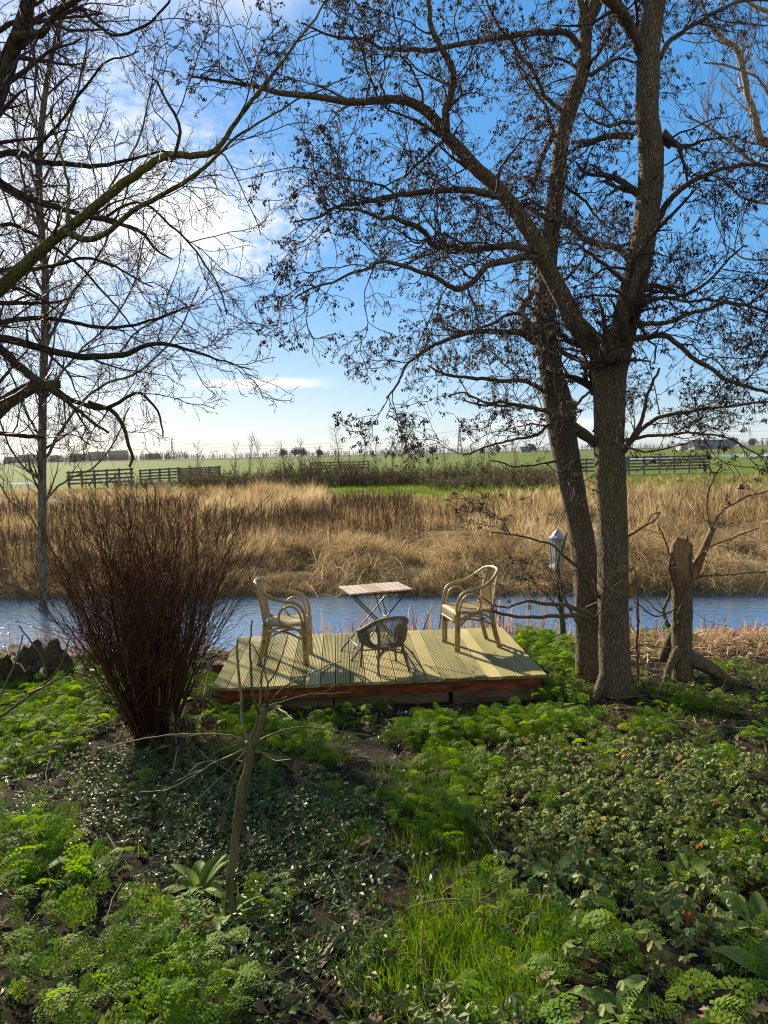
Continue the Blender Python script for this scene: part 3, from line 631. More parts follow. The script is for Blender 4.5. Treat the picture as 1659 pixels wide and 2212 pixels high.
for pts, dp, w in [
    (Z5((268, 570), (268, 480), (290, 400), (293, 320), (262, 240), (222, 160), (200, 100), (195, 0), (190, -120)), [dA - .7, dA - .8], [17, 13, 12, 9]),
    (Z5((500, 850), (430, 838), (330, 810), (220, 815), (100, 825), (0, 850)) + Z4((1590, 860), (1480, 880), (1380, 930), (1270, 960)), [dA - .5, dA - 1.3], [16, 12, 9, 3]),
    (Z5((665, 1090), (600, 1072), (500, 1070), (400, 1080), (300, 1080), (220, 1065), (175, 1000), (120, 965), (40, 940)) + Z4((1650, 950), (1560, 920), (1450, 900)), [dA - .4, dA - .9], [16, 13, 11, 4]),
    (Z5((655, 1110), (600, 1108), (540, 1130), (450, 1150), (400, 1200), (340, 1240), (290, 1225), (230, 1190), (100, 1150), (0, 1130)) + Z4((1600, 1160), (1480, 1200), (1350, 1240), (1270, 1290)), [dA - .4, dA - 1.6], [15, 12, 8, 3]),
    (Z5((1195, 590), (1225, 605), (1248, 628)), dA + .2, [34, 24, 20]),
    (Z5((1110, 215), (1085, 150), (1040, 80), (1000, 30), (950, -20), (900, -110)), [dA + .2, dA - .3], [26, 24, 20]),
    (Z5((1185, 945), (1230, 870), (1300, 800), (1400, 745), (1500, 715), (1590, 700), (1700, 730)), [dA + .2, dA - .6], [14, 11, 8, 6]),
    (Z5((1195, 250), (1240, 180), (1320, 120), (1420, 60), (1500, 20), (1600, 5), (1700, 0)), [dA + .3, dA + .8], [11, 8, 5]),
    (Z5((1075, 590), (1000, 588), (940, 600), (870, 610), (812, 615)), [dA + .1, dA + .5], [14, 12, 8]),
    (Z5((1078, 530), (1020, 530), (970, 548), (900, 520), (860, 470)), [dA + .1, dA - .4], [9, 6, 3]),
    (Z5((1060, 1240), (1010, 1180), (960, 1130), (900, 1090), (820, 1050), (740, 1060)), [dA + .1, dA - .6], [10, 7, 4]),
    (Z5((1055, 1115), (1000, 1060), (900, 1040), (780, 940), (700, 925), (600, 880), (520, 855), (430, 850)), [dA + .1, dA + .9], [14, 12, 10, 5]),
    (Z5((1030, 1500), (1080, 1470), (1140, 1470), (1210, 1465), (1270, 1500), (1330, 1550), (1400, 1590), (1460, 1630), (1560, 1670), (1680, 1708), (1800, 1760)), [dA - .1, dA - .9], [14, 11, 9, 6]),
    (Z5((1100, 1395), (1180, 1400), (1260, 1385), (1400, 1340), (1500, 1322), (1659, 1358), (1760, 1380)), [dA, dA + .7], [11, 8, 5]),
    (Z5((1120, 1310), (1200, 1300), (1330, 1270), (1420, 1210), (1500, 1120), (1560, 1060)), [dA + .1, dA - .7], [8, 6, 3]),
    (Z5((1095, 1330), (1200, 1290), (1300, 1310), (1400, 1300), (1540, 1330), (1660, 1260)), [dA + .1, dA - .9], [8, 6, 3]),
    (Z5((1060, 1290), (960, 1275), (860, 1285), (780, 1320)), [dA + .1, dA + .7], [7, 5, 3]),
    ([(1345, 975), (1362, 945), (1380, 915), (1395, 870)] + Z5((1160, 1660), (1190, 1590)), [dA, dA - .3], [14, 8, 5]),
    ([(1350, 968), (1395, 925), (1440, 905), (1500, 895), (1570, 885), (1659, 872), (1720, 880)], [dA, dA - .8], [10, 7, 3]),
    ([(1350, 950), (1420, 940), (1500, 935), (1580, 950), (1640, 985)], [dA, dA - .9], [8, 5, 3]),
    ([(1290, 958), (1262, 932), (1222, 908), (1176, 888), (1125, 878), (1080, 870)] + Z5((430, 1735), (350, 1700), (280, 1710)), [dA, dA - .8], [15, 9, 6, 3]),
    ([(1290, 1338), (1255, 1319), (1207, 1308), (1168, 1302), (1141, 1298), (1090, 1312), (1040, 1290)], [dA - .1, dA - .5], [13, 9, 6, 3]),
    ([(1290, 1348), (1250, 1330), (1190, 1330), (1130, 1334), (1085, 1328), (1062, 1320)], [dA - .1, dA - .7], [11, 9, 7, 6]),
    ([(1292, 1290), (1262, 1240), (1220, 1205), (1180, 1175), (1120, 1160), (1060, 1150)], [dA, dA - .5], [8, 5, 3]),
    ([(1352, 1165), (1380, 1145), (1410, 1130), (1425, 1110), (1405, 1115), (1398, 1135)], [dA, dA - .3], [5, 3.5, 2]),
    (Z5((900, 1590), (850, 1562), (800, 1545), (745, 1512), (690, 1500)), [dA - .05, dA + .5], [13, 11, 8]),
    (Z5((930, 1480), (910, 1440), (880, 1400), (850, 1370)), [dA - .15, dA - .3], [16, 12, 6]),
    ]:
    TA.limb(pts, dp, w, 10, .06, .04, 'limb', wob=.005)
TA.limb([(1352, 1285), (1368, 1270), (1384, 1250)], dA + .1, [22, 19, 17], 12, .05, .03, 'cut_limb', kids=False, mat=M['rawwood'])
def filtA(A1):
    x, y = to_px(A1.mean(1)); k = rng.uniform(0, 1, len(x)); low = y > 960
    return (~low | ((k < .38) & (y < 1300))) & ((y < 850) | (x > 1330) | (k < .25)) & ((y < 930) | (k < .4)) & ((y < 760) | (x < 1400) | (k < .5)) & (y < 1360)
alder_crown(TA, 1.0, filt=filtA, cones=20000, catk=15000)
# --- rear alder
b = gpt(1268, 1468); dB = b[1]
TB = Tree('alder_tree', (b[0], b[1], b[2]), 'leaning single-stemmed alder with a burl, just behind the forked alder', 'tree', M['alder'])
TB.limb([(1275, 1490), (1271, 1450), (1270, 1335), (1262, 1203), (1244, 1097), (1228, 1010), (1213, 928), (1206, 875), (1190, 800), (1177, 700), (1180, 600), (1190, 500), (1203, 400), (1214, 300), (1234, 225), (1260, 155), (1264, 100), (1268, 50), (1288, 0), (1300, -90), (1310, -240)], [dB, dB, dB + .1, dB + .2, dB + .3], [74, 58, 55, 54, 52, 55, 60, 62, 48, 45, 40, 35, 33, 31, 32, 27, 25, 27, 28, 24, 14], 32, .045, .03, 'trunk')
for pts, dp, w in [
    (Z5((845, 205), (790, 155), (700, 150), (600, 152), (500, 165), (400, 192), (300, 215), (200, 230), (80, 222), (0, 215)) + Z4((1560, 170), (1450, 160), (1300, 100)), [dB, dB - 1], [13, 11, 9, 4]),
    (Z5((765, 480), (700, 420), (640, 300), (560, 200), (500, 130), (460, 60), (430, -30)), [dB, dB - .8], [10, 7, 4]),
    (Z5((850, 120), (858, 60), (845, 0), (830, -90)), [dB + .1, dB], [16, 12]),
    (Z5((655, 1478), (600, 1440), (540, 1428), (440, 1425), (330, 1440), (230, 1480), (150, 1530), (90, 1580), (30, 1690), (10, 1720)), [dB, dB - 1.0], [17, 12, 9, 6, 3]),
    (Z5((660, 1440), (610, 1385), (590, 1350), (622, 1290), (655, 1245), (690, 1200)), [dB, dB + .4], [17, 15, 9]),
    (Z5((595, 1352), (530, 1362), (470, 1400), (400, 1425), (330, 1440), (250, 1420)), [dB + .1, dB - .3], [8, 6, 3]),
    (Z5((690, 1690), (620, 1650), (540, 1640), (440, 1640), (350, 1635), (270, 1620), (190, 1580)), [dB, dB - .8], [10, 8, 4]),
    (Z5((705, 1780), (600, 1760), (500, 1750), (400, 1745), (340, 1730)), [dB, dB - .6], [9, 6, 3]),
    (Z5((890, 325), (950, 280), (1000, 255), (1080, 270)), [dB + .1, dB + .5], [10, 8, 4]),
    (Z5((775, 800), (860, 870), (940, 960), (1000, 990)), [dB + .1, dB + .6], [7, 5, 3]),
    (Z5((730, 590), (690, 660), (650, 780), (610, 840), (560, 860)), [dB, dB + .6], [12, 8, 4]),
    (Z5((742, 590), (720, 520), (690, 440), (600, 300), (550, 240)), [dB, dB - .6], [8, 5, 3]),
    (Z5((745, 1230), (800, 1190), (860, 1120), (910, 1040)), [dB + .1, dB + .6], [8, 6, 3]),
    (Z5((820, 1760), (870, 1700), (900, 1690), (960, 1640)), [dB + .1, dB + .6], [7, 5, 3]),
    ([(1240, 930), (1262, 945), (1290, 965)], dB + .05, [16, 12]),
    ([(1205, 900), (1160, 935), (1100, 950), (1040, 970), (1000, 985)], [dB + .1, dB - .7], [8, 5, 3]),
    ([(1225, 985), (1180, 1000), (1120, 1010), (1060, 995)], [dB + .1, dB - .5], [6, 4, 3]),
    ([(1243, 1110), (1215, 1180), (1208, 1240), (1225, 1300), (1255, 1360)], [dB + .1, dB - .2], [4, 7]),
    ]:
    TB.limb(pts, dp, w, 10, .06, .04, 'limb', wob=.005)
TB.limb([(1215, 880), (1236, 878), (1240, 868)], dB + .02, [26, 24, 14], 12, .1, .03, 'burl', kids=False)
def filtB(A1):
    x, y = to_px(A1.mean(1)); k = rng.uniform(0, 1, len(x)); return (y < 760) | ((k < .32) & (y < 980)) | ((k < .12) & (y < 1250))
alder_crown(TB, .82, filt=filtB, cones=16000, catk=13000)

# --- overhanging tree at the left, trunk just outside the frame
b = (-3.95, 4.6, float(terr(-3.95, 4.6)))
TC = Tree('overhanging_tree', b, 'mossy bare tree reaching in from beyond the left edge, with long yellow-green boughs overhead', 'tree', M['darkbark'])
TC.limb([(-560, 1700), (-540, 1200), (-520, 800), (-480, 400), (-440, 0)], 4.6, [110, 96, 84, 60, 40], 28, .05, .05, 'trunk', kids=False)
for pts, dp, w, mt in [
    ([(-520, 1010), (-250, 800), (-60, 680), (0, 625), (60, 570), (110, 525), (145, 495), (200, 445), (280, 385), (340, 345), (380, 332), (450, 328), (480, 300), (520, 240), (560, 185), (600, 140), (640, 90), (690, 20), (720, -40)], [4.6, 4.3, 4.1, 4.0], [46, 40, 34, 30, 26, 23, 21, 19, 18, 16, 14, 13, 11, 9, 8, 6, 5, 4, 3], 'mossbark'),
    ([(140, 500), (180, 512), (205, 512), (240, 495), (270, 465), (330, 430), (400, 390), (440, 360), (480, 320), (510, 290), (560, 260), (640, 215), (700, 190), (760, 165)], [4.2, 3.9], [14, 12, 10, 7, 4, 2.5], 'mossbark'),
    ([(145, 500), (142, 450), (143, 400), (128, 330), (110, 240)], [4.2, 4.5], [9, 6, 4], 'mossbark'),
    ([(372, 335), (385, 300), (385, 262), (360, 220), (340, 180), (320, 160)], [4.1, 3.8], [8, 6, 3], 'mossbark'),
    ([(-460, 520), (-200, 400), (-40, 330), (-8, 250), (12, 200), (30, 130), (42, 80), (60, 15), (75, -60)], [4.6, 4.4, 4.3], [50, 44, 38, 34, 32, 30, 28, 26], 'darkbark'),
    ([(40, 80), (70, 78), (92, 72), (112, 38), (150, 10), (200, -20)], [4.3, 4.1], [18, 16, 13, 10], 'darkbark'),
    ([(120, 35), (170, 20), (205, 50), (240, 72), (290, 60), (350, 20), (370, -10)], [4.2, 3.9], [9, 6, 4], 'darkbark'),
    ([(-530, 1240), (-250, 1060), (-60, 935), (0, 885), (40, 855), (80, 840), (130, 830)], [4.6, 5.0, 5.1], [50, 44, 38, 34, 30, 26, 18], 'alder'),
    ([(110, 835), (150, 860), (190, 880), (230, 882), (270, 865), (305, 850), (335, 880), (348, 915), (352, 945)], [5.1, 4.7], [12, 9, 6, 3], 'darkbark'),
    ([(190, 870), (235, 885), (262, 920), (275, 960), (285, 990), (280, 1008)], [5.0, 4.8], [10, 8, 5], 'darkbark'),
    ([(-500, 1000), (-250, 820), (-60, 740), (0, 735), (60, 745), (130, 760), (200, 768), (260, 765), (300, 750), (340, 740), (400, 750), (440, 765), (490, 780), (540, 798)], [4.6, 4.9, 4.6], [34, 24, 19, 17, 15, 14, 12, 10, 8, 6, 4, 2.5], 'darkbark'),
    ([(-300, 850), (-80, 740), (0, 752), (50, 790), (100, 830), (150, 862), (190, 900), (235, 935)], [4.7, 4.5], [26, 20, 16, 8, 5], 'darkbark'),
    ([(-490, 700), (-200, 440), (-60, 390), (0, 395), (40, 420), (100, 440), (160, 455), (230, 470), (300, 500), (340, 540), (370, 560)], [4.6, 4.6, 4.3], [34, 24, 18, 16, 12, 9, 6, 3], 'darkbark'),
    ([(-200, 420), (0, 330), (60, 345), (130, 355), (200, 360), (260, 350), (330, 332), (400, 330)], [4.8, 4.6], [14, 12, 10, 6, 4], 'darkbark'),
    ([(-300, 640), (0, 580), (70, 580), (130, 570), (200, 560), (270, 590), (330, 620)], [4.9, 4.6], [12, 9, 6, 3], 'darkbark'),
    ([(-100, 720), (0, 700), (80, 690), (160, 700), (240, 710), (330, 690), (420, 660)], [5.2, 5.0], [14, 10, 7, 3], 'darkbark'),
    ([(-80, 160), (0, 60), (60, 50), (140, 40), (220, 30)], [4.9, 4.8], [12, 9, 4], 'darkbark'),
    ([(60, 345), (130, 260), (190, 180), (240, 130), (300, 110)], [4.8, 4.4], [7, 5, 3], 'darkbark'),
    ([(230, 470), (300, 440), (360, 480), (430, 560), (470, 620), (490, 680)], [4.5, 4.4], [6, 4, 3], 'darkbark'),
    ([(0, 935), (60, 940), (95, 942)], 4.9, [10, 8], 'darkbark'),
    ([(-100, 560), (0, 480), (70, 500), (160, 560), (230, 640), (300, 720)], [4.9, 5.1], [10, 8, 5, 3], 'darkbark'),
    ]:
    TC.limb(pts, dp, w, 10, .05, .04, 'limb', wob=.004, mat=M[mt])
P, Q = TC.paths(8); x, y = to_px(P.mean(1)); k = (x > -160) & (y < 1050); P, Q = P[k], Q[k]
seglen = np.linalg.norm(P[:, -1] - P[:, 0], axis=1)
A1, R1 = spawn(P, Q, rng.poisson(seglen * 7.5), 0, 1, 52, (.30, 1.0), .38, 9, .17, (.015, 0, .015), .0036, up=.1)
x, y = to_px(A1[:, -1]); k = (y < 985) & (x < 700); A1, R1 = A1[k], R1[k]
A2, R2 = spawn(A1, R1, 6, .15, 1, 46, (.12, .40), .6, 7, .2, (0, 0, .03), .0024)
A3, R3 = spawn(A2, R2, 4, .2, 1, 44, (.04, .13), .7, 4, .25, (0, 0, .05), .0017)
A4, R4 = spawn(A3, R3, 2, .3, 1, 40, (.015, .035), .8, 3, .2, (0, 0, .08), .0016)
a = Acc(); tubes(a, A1, R1, 5); tubes(a, A2, R2, 4); tubes(a, A3, R3, 3); tubes(a, A4, R4, 3)
reparent(a.build('crown', M['twigred']), TC.root)

# --- slim tree on the bank, left
b = gpt(95, 1375); dD = b[1]
TD = Tree('slim_tree', tuple(b), 'slender tree with a straight pale trunk on the river bank at the left', 'tree', M['slim'])
TD.limb([(92, 1395), (93, 1362), (92, 1200), (91, 1000), (93, 850), (97, 700), (98, 600), (90, 500), (84, 380), (92, 250), (108, 140), (128, 60), (142, -40), (150, -200)], dD, [24, 19, 17, 17, 16, 16, 15, 14, 13, 12, 10, 9, 8, 5], 16, .02, .06, 'trunk')
for pts, dp, w in [
    ([(97, 640), (60, 560), (30, 470), (0, 380), (-40, 260)], [dD, dD - .6], [6, 3]), ([(95, 760), (150, 650), (210, 560), (260, 450), (290, 330)], [dD, dD + .6], [7, 5, 3]),
    ([(93, 860), (160, 770), (240, 690), (290, 600), (310, 520)], [dD, dD - .5], [6, 4, 3]), ([(92, 950), (50, 880), (10, 780), (-20, 650)], [dD, dD + .6], [6, 4, 3]),
    ([(91, 1000), (150, 900), (220, 830), (300, 800), (380, 720), (430, 620)], [dD, dD - 1.2], [7, 5, 3]), ([(90, 400), (140, 300), (170, 200), (190, 60)], [dD, dD + .3], [6, 4, 3]),
    ([(92, 1040), (40, 1000), (10, 940), (-10, 860)], [dD, dD - .5], [5, 3]), ([(88, 500), (50, 400), (30, 280), (10, 140)], [dD, dD + .4], [6, 4, 3]),
    ([(92, 1090), (140, 1040), (200, 1010), (250, 950), (280, 880)], [dD, dD - .8], [5, 4, 3]), ([(93, 1160), (60, 1110), (20, 1080), (-20, 1000)], [dD, dD - .4], [4, 3]),
    ([(92, 300), (60, 220), (55, 120), (60, 20)], [dD, dD - .3], [5, 3]), ([(96, 600), (170, 520), (230, 420), (300, 300), (330, 180)], [dD, dD - .3], [6, 4, 3]),
    ]: TD.limb(pts, dp, w, 7, .03, .07, 'limb', wob=.006)
P, Q = TD.paths(8); seglen = np.linalg.norm(P[:, -1] - P[:, 0], axis=1)
A1, R1 = spawn(P, Q, rng.poisson(seglen * 5.5), 0, 1, 48, (.5, 1.7), .42, 8, .11, (0, 0, .06), .005, up=.25)
x, y = to_px(A1[:, 0]); k = y < 1120; A1, R1 = A1[k], R1[k]
A2, R2 = spawn(A1, R1, 5, .15, 1, 38, (.2, .6), .6, 6, .13, (0, 0, .05), .0040)
A3, R3 = spawn(A2, R2, 3, .2, 1, 38, (.08, .22), .7, 4, .2, (0, 0, .05), .003)
a = Acc(); tubes(a, A1, R1, 5); tubes(a, A2, R2, 3); tubes(a, A3, R3, 3); reparent(a.build('crown', M['twigred']), TD.root)

# --- pale willow at the right edge
dE = 13.0; bx = at(1900, 1400, dE)
TE = Tree('willow_tree', (bx[0], dE + 3.0, .05), 'pale barked willow with sunlit boughs and hair-fine shoots at the upper right edge', 'tree', M['willow'])
dE = 16.0
TE.limb([(1915, 1215), (1900, 1000), (1870, 700), (1820, 500), (1780, 300)], dE, [90, 80, 66, 52, 30], 24, .05, .1, 'trunk')
for pts, dp, w in [
    ([(1840, 560)] + Z5((1800, 640), (1700, 610), (1659, 590), (1640, 520), (1600, 400), (1570, 300), (1540, 210), (1480, 160), (1420, 100), (1400, 60), (1360, -20)), [dE, dE - .4], [22, 20, 15, 12, 10, 8, 4]),
    ([(1830, 300)] + Z5((1740, 100), (1659, 40), (1600, 20), (1560, -10), (1500, -80)), [dE, dE], [12, 8, 4]),
    ([(1860, 620)] + Z5((1800, 760), (1700, 740), (1600, 690), (1500, 610), (1400, 540), (1300, 500)), [dE, dE - 1], [16, 10, 6, 3]),
    ([(1800, 420)] + Z5((1720, 500), (1659, 430), (1600, 340), (1480, 290), (1380, 270)), [dE, dE - .6], [10, 6, 3]),
    ([(1850, 760)] + Z5((1800, 1000), (1700, 900), (1560, 860), (1450, 780), (1330, 760)), [dE, dE - .6], [9, 6, 3]),
    ([(1860, 800)] + Z5((1800, 1180), (1700, 1120), (1560, 1110), (1450, 1040)), [dE, dE], [7, 5, 2.5]),
    ]: TE.limb(pts, dp, w, 9, .05, .1, 'limb', wob=.01)
P, Q = TE.paths(8); x, y = to_px(P.mean(1)); k = (x < 1850) & (y < 900); P, Q = P[k], Q[k]; seglen = np.linalg.norm(P[:, -1] - P[:, 0], axis=1)
A1, R1 = spawn(P, Q, rng.poisson(seglen * 4.2), 0, 1, 50, (.9, 2.6), .35, 9, .09, (-.01, 0, .09), .007, up=.45)
A2, R2 = spawn(A1, R1, 7, .1, 1, 26, (.4, 1.2), .55, 6, .08, (0, 0, .07), .0045, up=.15)
a = Acc(); tubes(a, A1, R1, 4); tubes(a, A2, R2, 3); reparent(a.build('crown', M['willowtwig']), TE.root)

# --- dense red-brown shrub, left of the deck
b = gpt(332, 1585); bf = b.copy()
rt = empty('twiggy_shrub', tuple(b), 'dense leafless red-brown shrub fanning out from one clump left of the deck', 'shrub')
N = 190; a_ = rng.uniform(0, 2 * math.pi, N); rr = np.sqrt(rng.uniform(0, 1, N)); st = b + np.column_stack([np.cos(a_) * rr * .17, np.sin(a_) * rr * .15, np.full(N, -.03)])
lean = rr * rng.uniform(.4, 1.0, N) * R(30); d = np.column_stack([np.cos(a_) * np.sin(lean), np.sin(a_) * np.sin(lean), np.cos(lean)])
L = rng.uniform(1.4, 2.35, N) * (1 - .12 * rr)
S0 = walk(st, d, L, 12, .055, (0, 0, .012)); r0 = rng.uniform(.0042, .0085, N); Rs = r0[:, None] * np.linspace(1, .28, 12)
k = lean > R(26); dr = np.linspace(0, 1, 12) ** 2.2; S0[k, :, 2] -= dr[None] * .22 * (lean[k, None])
A = Acc(); tubes(A, S0, Rs, 5, rng.uniform(.1, .7, N)); o = A.build('stems', M['shrub']); reparent(o, rt)
B1, Q1 = spawn(S0, Rs, 9, .22, 1, 25, (.22, .75), .55, 7, .12, (0, 0, .02), .0026, jit=.5)
B2, Q2 = spawn(B1, Q1, 4, .15, 1, 36, (.08, .30), .7, 5, .16, (0, 0, 0), .0019, jit=.5)
A = Acc(); tubes(A, B1, Q1, 4, rng.uniform(.1, .9, len(B1))); tubes(A, B2, Q2, 3, rng.uniform(.2, 1, len(B2))); reparent(A.build('twigs', M['shrub']), rt)

# --- pruned sapling in the foreground
b = gpt(497, 1975); dS = b[1]
TS = Tree('pruned_sapling', tuple(b), 'thin pruned sapling with a bent trunk and bare shoots standing in the shaded foreground', 'sapling', M['green_stem'])
def sap(pts, dp, w, name='branch', sides=7, kids=True): return TS.limb(pts, dp, w, sides, .03, .02, name, kids, .0015)
sap([(498, 2000), (496, 1960), (497, 1915), (503, 1860), (508, 1800), (515, 1745), (525, 1700), (538, 1660), (540, 1625), (536, 1600)], dS, [28, 21, 19, 18, 17, 17, 18, 19, 19, 15], 'trunk', 16)
sap([(540, 1640), (552, 1600), (562, 1570), (569, 1545), (574, 1522)], [dS, dS + .02], [13, 13, 14, 14], 'side_stem', 12)
for pts, w in [
    ([(536, 1605), (527, 1570), (522, 1530), (517, 1470), (513, 1420), (513, 1378)], [8, 7, 7, 6]), ([(538, 1605), (553, 1560), (560, 1510), (566, 1460), (575, 1400), (580, 1340)], [9, 8, 5, 3]),
    ([(560, 1540), (548, 1500), (545, 1440), (543, 1400), (545, 1340)], [8, 7, 5, 4]), ([(574, 1525), (580, 1490), (575, 1460), (560, 1420), (543, 1390)], [6, 4, 3]),
    ([(574, 1520), (578, 1480), (600, 1440), (615, 1400), (622, 1372)], [6, 4, 3]), ([(576, 1524), (610, 1490), (650, 1462), (700, 1440), (738, 1428)], [6, 4, 3]),
    ([(578, 1526), (620, 1512), (660, 1502), (710, 1498), (758, 1496)], [5, 3, 2.5]), ([(536, 1612), (500, 1590), (440, 1588), (380, 1592), (300, 1600), (210, 1618)], [6, 4, 3]),
    ([(538, 1612), (500, 1600), (450, 1585), (400, 1590), (365, 1588)], [5, 3]), ([(540, 1610), (590, 1585), (650, 1570), (720, 1578), (800, 1590)], [5, 3]),
    ([(540, 1616), (580, 1590), (620, 1590), (645, 1610)], [5, 3]), ([(534, 1616), (480, 1640), (430, 1650), (400, 1680)], [4, 2.5]),
    ([(536, 1620), (490, 1630), (440, 1660), (370, 1700), (300, 1712)], [4, 2.5]), ([(540, 1622), (600, 1640), (650, 1680), (690, 1700)], [4, 2.5]),
    ([(534, 1625), (500, 1700), (480, 1760), (470, 1790)], [4, 2.5]), ([(536, 1620), (470, 1690), (420, 1740), (380, 1800)], [4, 2.5]), ([(545, 1612), (590, 1640), (630, 1640)], [4, 2.5]),
    ([(540, 1600), (542, 1660), (530, 1740), (517, 1820), (512, 1880)], [3, 2.5]), ([(580, 1530), (592, 1528), (606, 1536), (618, 1542), (632, 1556)], [7, 4]),
    ]: sap(pts, [dS, dS + rng.uniform(-.35, .35)], [k_ * .85 for k_ in w])
P, Q = TS.paths(6); k = Q.mean(1) < .009; P, Q = P[k], Q[k]; seglen = np.linalg.norm(P[:, -1] - P[:, 0], axis=1)
A1, R1 = spawn(P, Q, rng.poisson(seglen * 2.5), 0, 1, 36, (.05, .2), .5, 7, .12, (0, 0, .02), .0014)
a = Acc(); tubes(a, A1, R1, 4); reparent(a.build('twigs', M['green_stem']), TS.root)

# --- bird on the rear alder's bough
M['bird'] = surf('bird_plumage', [(.015, .015, .02), (.14, .16, .10), (.30, .31, .14)], 60, .8, .1, tint=.85)
bp_ = limb_world(Z5((605, 1441)), dB - .12, 10)[0]
bl = empty('small_bird', (bp_[0] - .002, bp_[1], bp_[2] + .02), 'small yellowish bird with a dark head perched on a bough of the leaning alder', 'bird', rz=R(8))
A = Acc(); tube(A, [(-.020, 0, .072), (-.026, 0, .080)], [.0025, .0006], 6, .002, .0)
body = [(.075, 0, -.012), (.055, 0, -.002), (.040, 0, .010), (.022, 0, .026), (.004, 0, .042), (-.006, 0, .058), (-.010, 0, .070), (-.014, 0, .080), (-.016, 0, .087)]
q = smooth_path(np.column_stack([np.array(body), [.0045, .007, .012, .022, .026, .021, .0155, .0145, .004]]), .003)
tn = np.repeat(np.where(q[:, 2] > .062, .0, np.where(q[:, 0] > .045, .15, .75)), 14); tubes(A, q[:, :3], q[:, 3], 14, .5); A.t[-1] = tn
A.build('body', M['bird'], bl)
for s in (-1, 1):
    A = Acc(); tube(A, [(-.004, .016 * s, .046), (.018, .022 * s, .034), (.045, .012 * s, .008)], [.006, .012, .003], 8, .005, .2, ex=(1, .5)); A.build('wing', M['bird'], bl)
    A = Acc(); tube(A, [(.006, .008 * s, .022), (.002, .009 * s, .004), (-.008, .010 * s, -.001)], .0016, 5, .005, .1); A.build('leg', M['bird'], bl)

# --- broken pollard, stumps
b = gpt(1475, 1470); dP = b[1]
TP = Tree('broken_trunk', tuple(b), 'short broken trunk with raw orange split wood on top, right of the alders', 'tree stump', M['alder'])
TP.limb([(1480, 1490), (1474, 1460), (1472, 1400), (1474, 1340), (1474, 1290), (1472, 1250)], dP, [56, 46, 42, 42, 44, 46], 28, .06, .025, 'trunk')
TP.limb([(1472, 1262), (1470, 1235), (1468, 1205), (1472, 1182), (1480, 1168)], dP, [45, 46, 44, 42, 34], 26, .14, .012, 'split_top', kids=False, mat=M['rawwood'])
TP.limb([(1462, 1230), (1458, 1195), (1462, 1170), (1464, 1160)], dP - .03, [16, 14, 9, 4], 12, .2, .012, 'splinter', kids=False, mat=M['rawwood'])
for sx0, sy1, w1 in ((1482, 1158, 12), (1490, 1172, 9), (1474, 1163, 8), (1455, 1170, 7)):
    TP.limb([(sx0, 1200), (sx0 + 1, 1180), (sx0 + 2, sy1)], dP + rng.uniform(-.04, .04), [w1 * 1.6, w1, w1 * .35], 9, .2, .01, 'splinter', kids=False, mat=M['rawwood'])
for pp in ([(1456, 1255), (1450, 1225), (1452, 1195)], [(1488, 1250), (1490, 1225), (1484, 1205)]): TP.limb(pp, dP - .06, [12, 16, 8], 10, .2, .012, 'torn_bark', kids=False)
TP.limb([(1486, 1200), (1478, 1185), (1466, 1178)], dP - .04, [20, 22, 16], 14, .15, .012, 'torn_bark', kids=False)
TP.limb([(1484, 1262), (1498, 1238), (1510, 1210), (1522, 1185), (1532, 1160), (1540, 1142)], [dP, dP + .15], [26, 24, 20, 17, 14, 13], 14, .05, .02, 'raw_limb', kids=True, mat=M['rawwood'])
TP.limb([(1470, 1400), (1452, 1430), (1440, 1460), (1436, 1490)], [dP - .05, dP - .2], [24, 18, 16, 18], 12, .1, .03, 'root', kids=False)
TP.limb([(1470, 1350), (1455, 1370), (1440, 1400), (1432, 1425)], [dP, dP + .2], [20, 22, 20, 20], 12, .1, .03, 'root', kids=False)
TP.limb([(1486, 1420), (1510, 1432), (1545, 1452), (1575, 1475), (1590, 1495)], [dP, dP - .2], [34, 32, 28, 22, 14], 14, .1, .03, 'root', kids=False)
for pts, w in [([(1445, 1355), (1432, 1320), (1442, 1290), (1450, 1240), (1440, 1180), (1420, 1130)], [9, 5, 3]), ([(1485, 1270), (1505, 1250), (1560, 1245), (1620, 1238), (1659, 1235)], [6, 4, 3]),
               ([(1535, 1155), (1550, 1120), (1600, 1080), (1659, 1060)], [5, 3]), ([(1538, 1145), (1530, 1100), (1540, 1040), (1560, 1000)], [4, 3]), ([(1500, 1250), (1480, 1290), (1420, 1330), (1370, 1300)], [4, 3]),
               ([(1490, 1230), (1530, 1180), (1580, 1160), (1640, 1140)], [4, 3]), ([(1380, 1495), (1376, 1400), (1382, 1330), (1378, 1270), (1372, 1230)], [7, 5, 3])]:
    TP.limb(pts, [dP, dP + rng.uniform(-.4, .4)], w, 7, .04, .03, 'branch', wob=.004)
P, Q = TP.paths(7); x, y = to_px(P.mean(1)); k = (Q.mean(1) < .03); P, Q = P[k], Q[k]; seglen = np.linalg.norm(P[:, -1] - P[:, 0], axis=1)
A1, R1 = spawn(P, Q, rng.poisson(seglen * 9), 0, 1, 50, (.2, .8), .5, 8, .2, (0, 0, .03), .0024)
x, y = to_px(A1[:, -1]); k = y < 1480; A1, R1 = A1[k], R1[k]
A2, R2 = spawn(A1, R1, 3, .2, 1, 45, (.08, .3), .7, 5, .25, (0, 0, .02), .002)
a = Acc(); tubes(a, A1, R1, 4); tubes(a, A2, R2, 3); reparent(a.build('twigs', M['willowtwig']), TP.root)

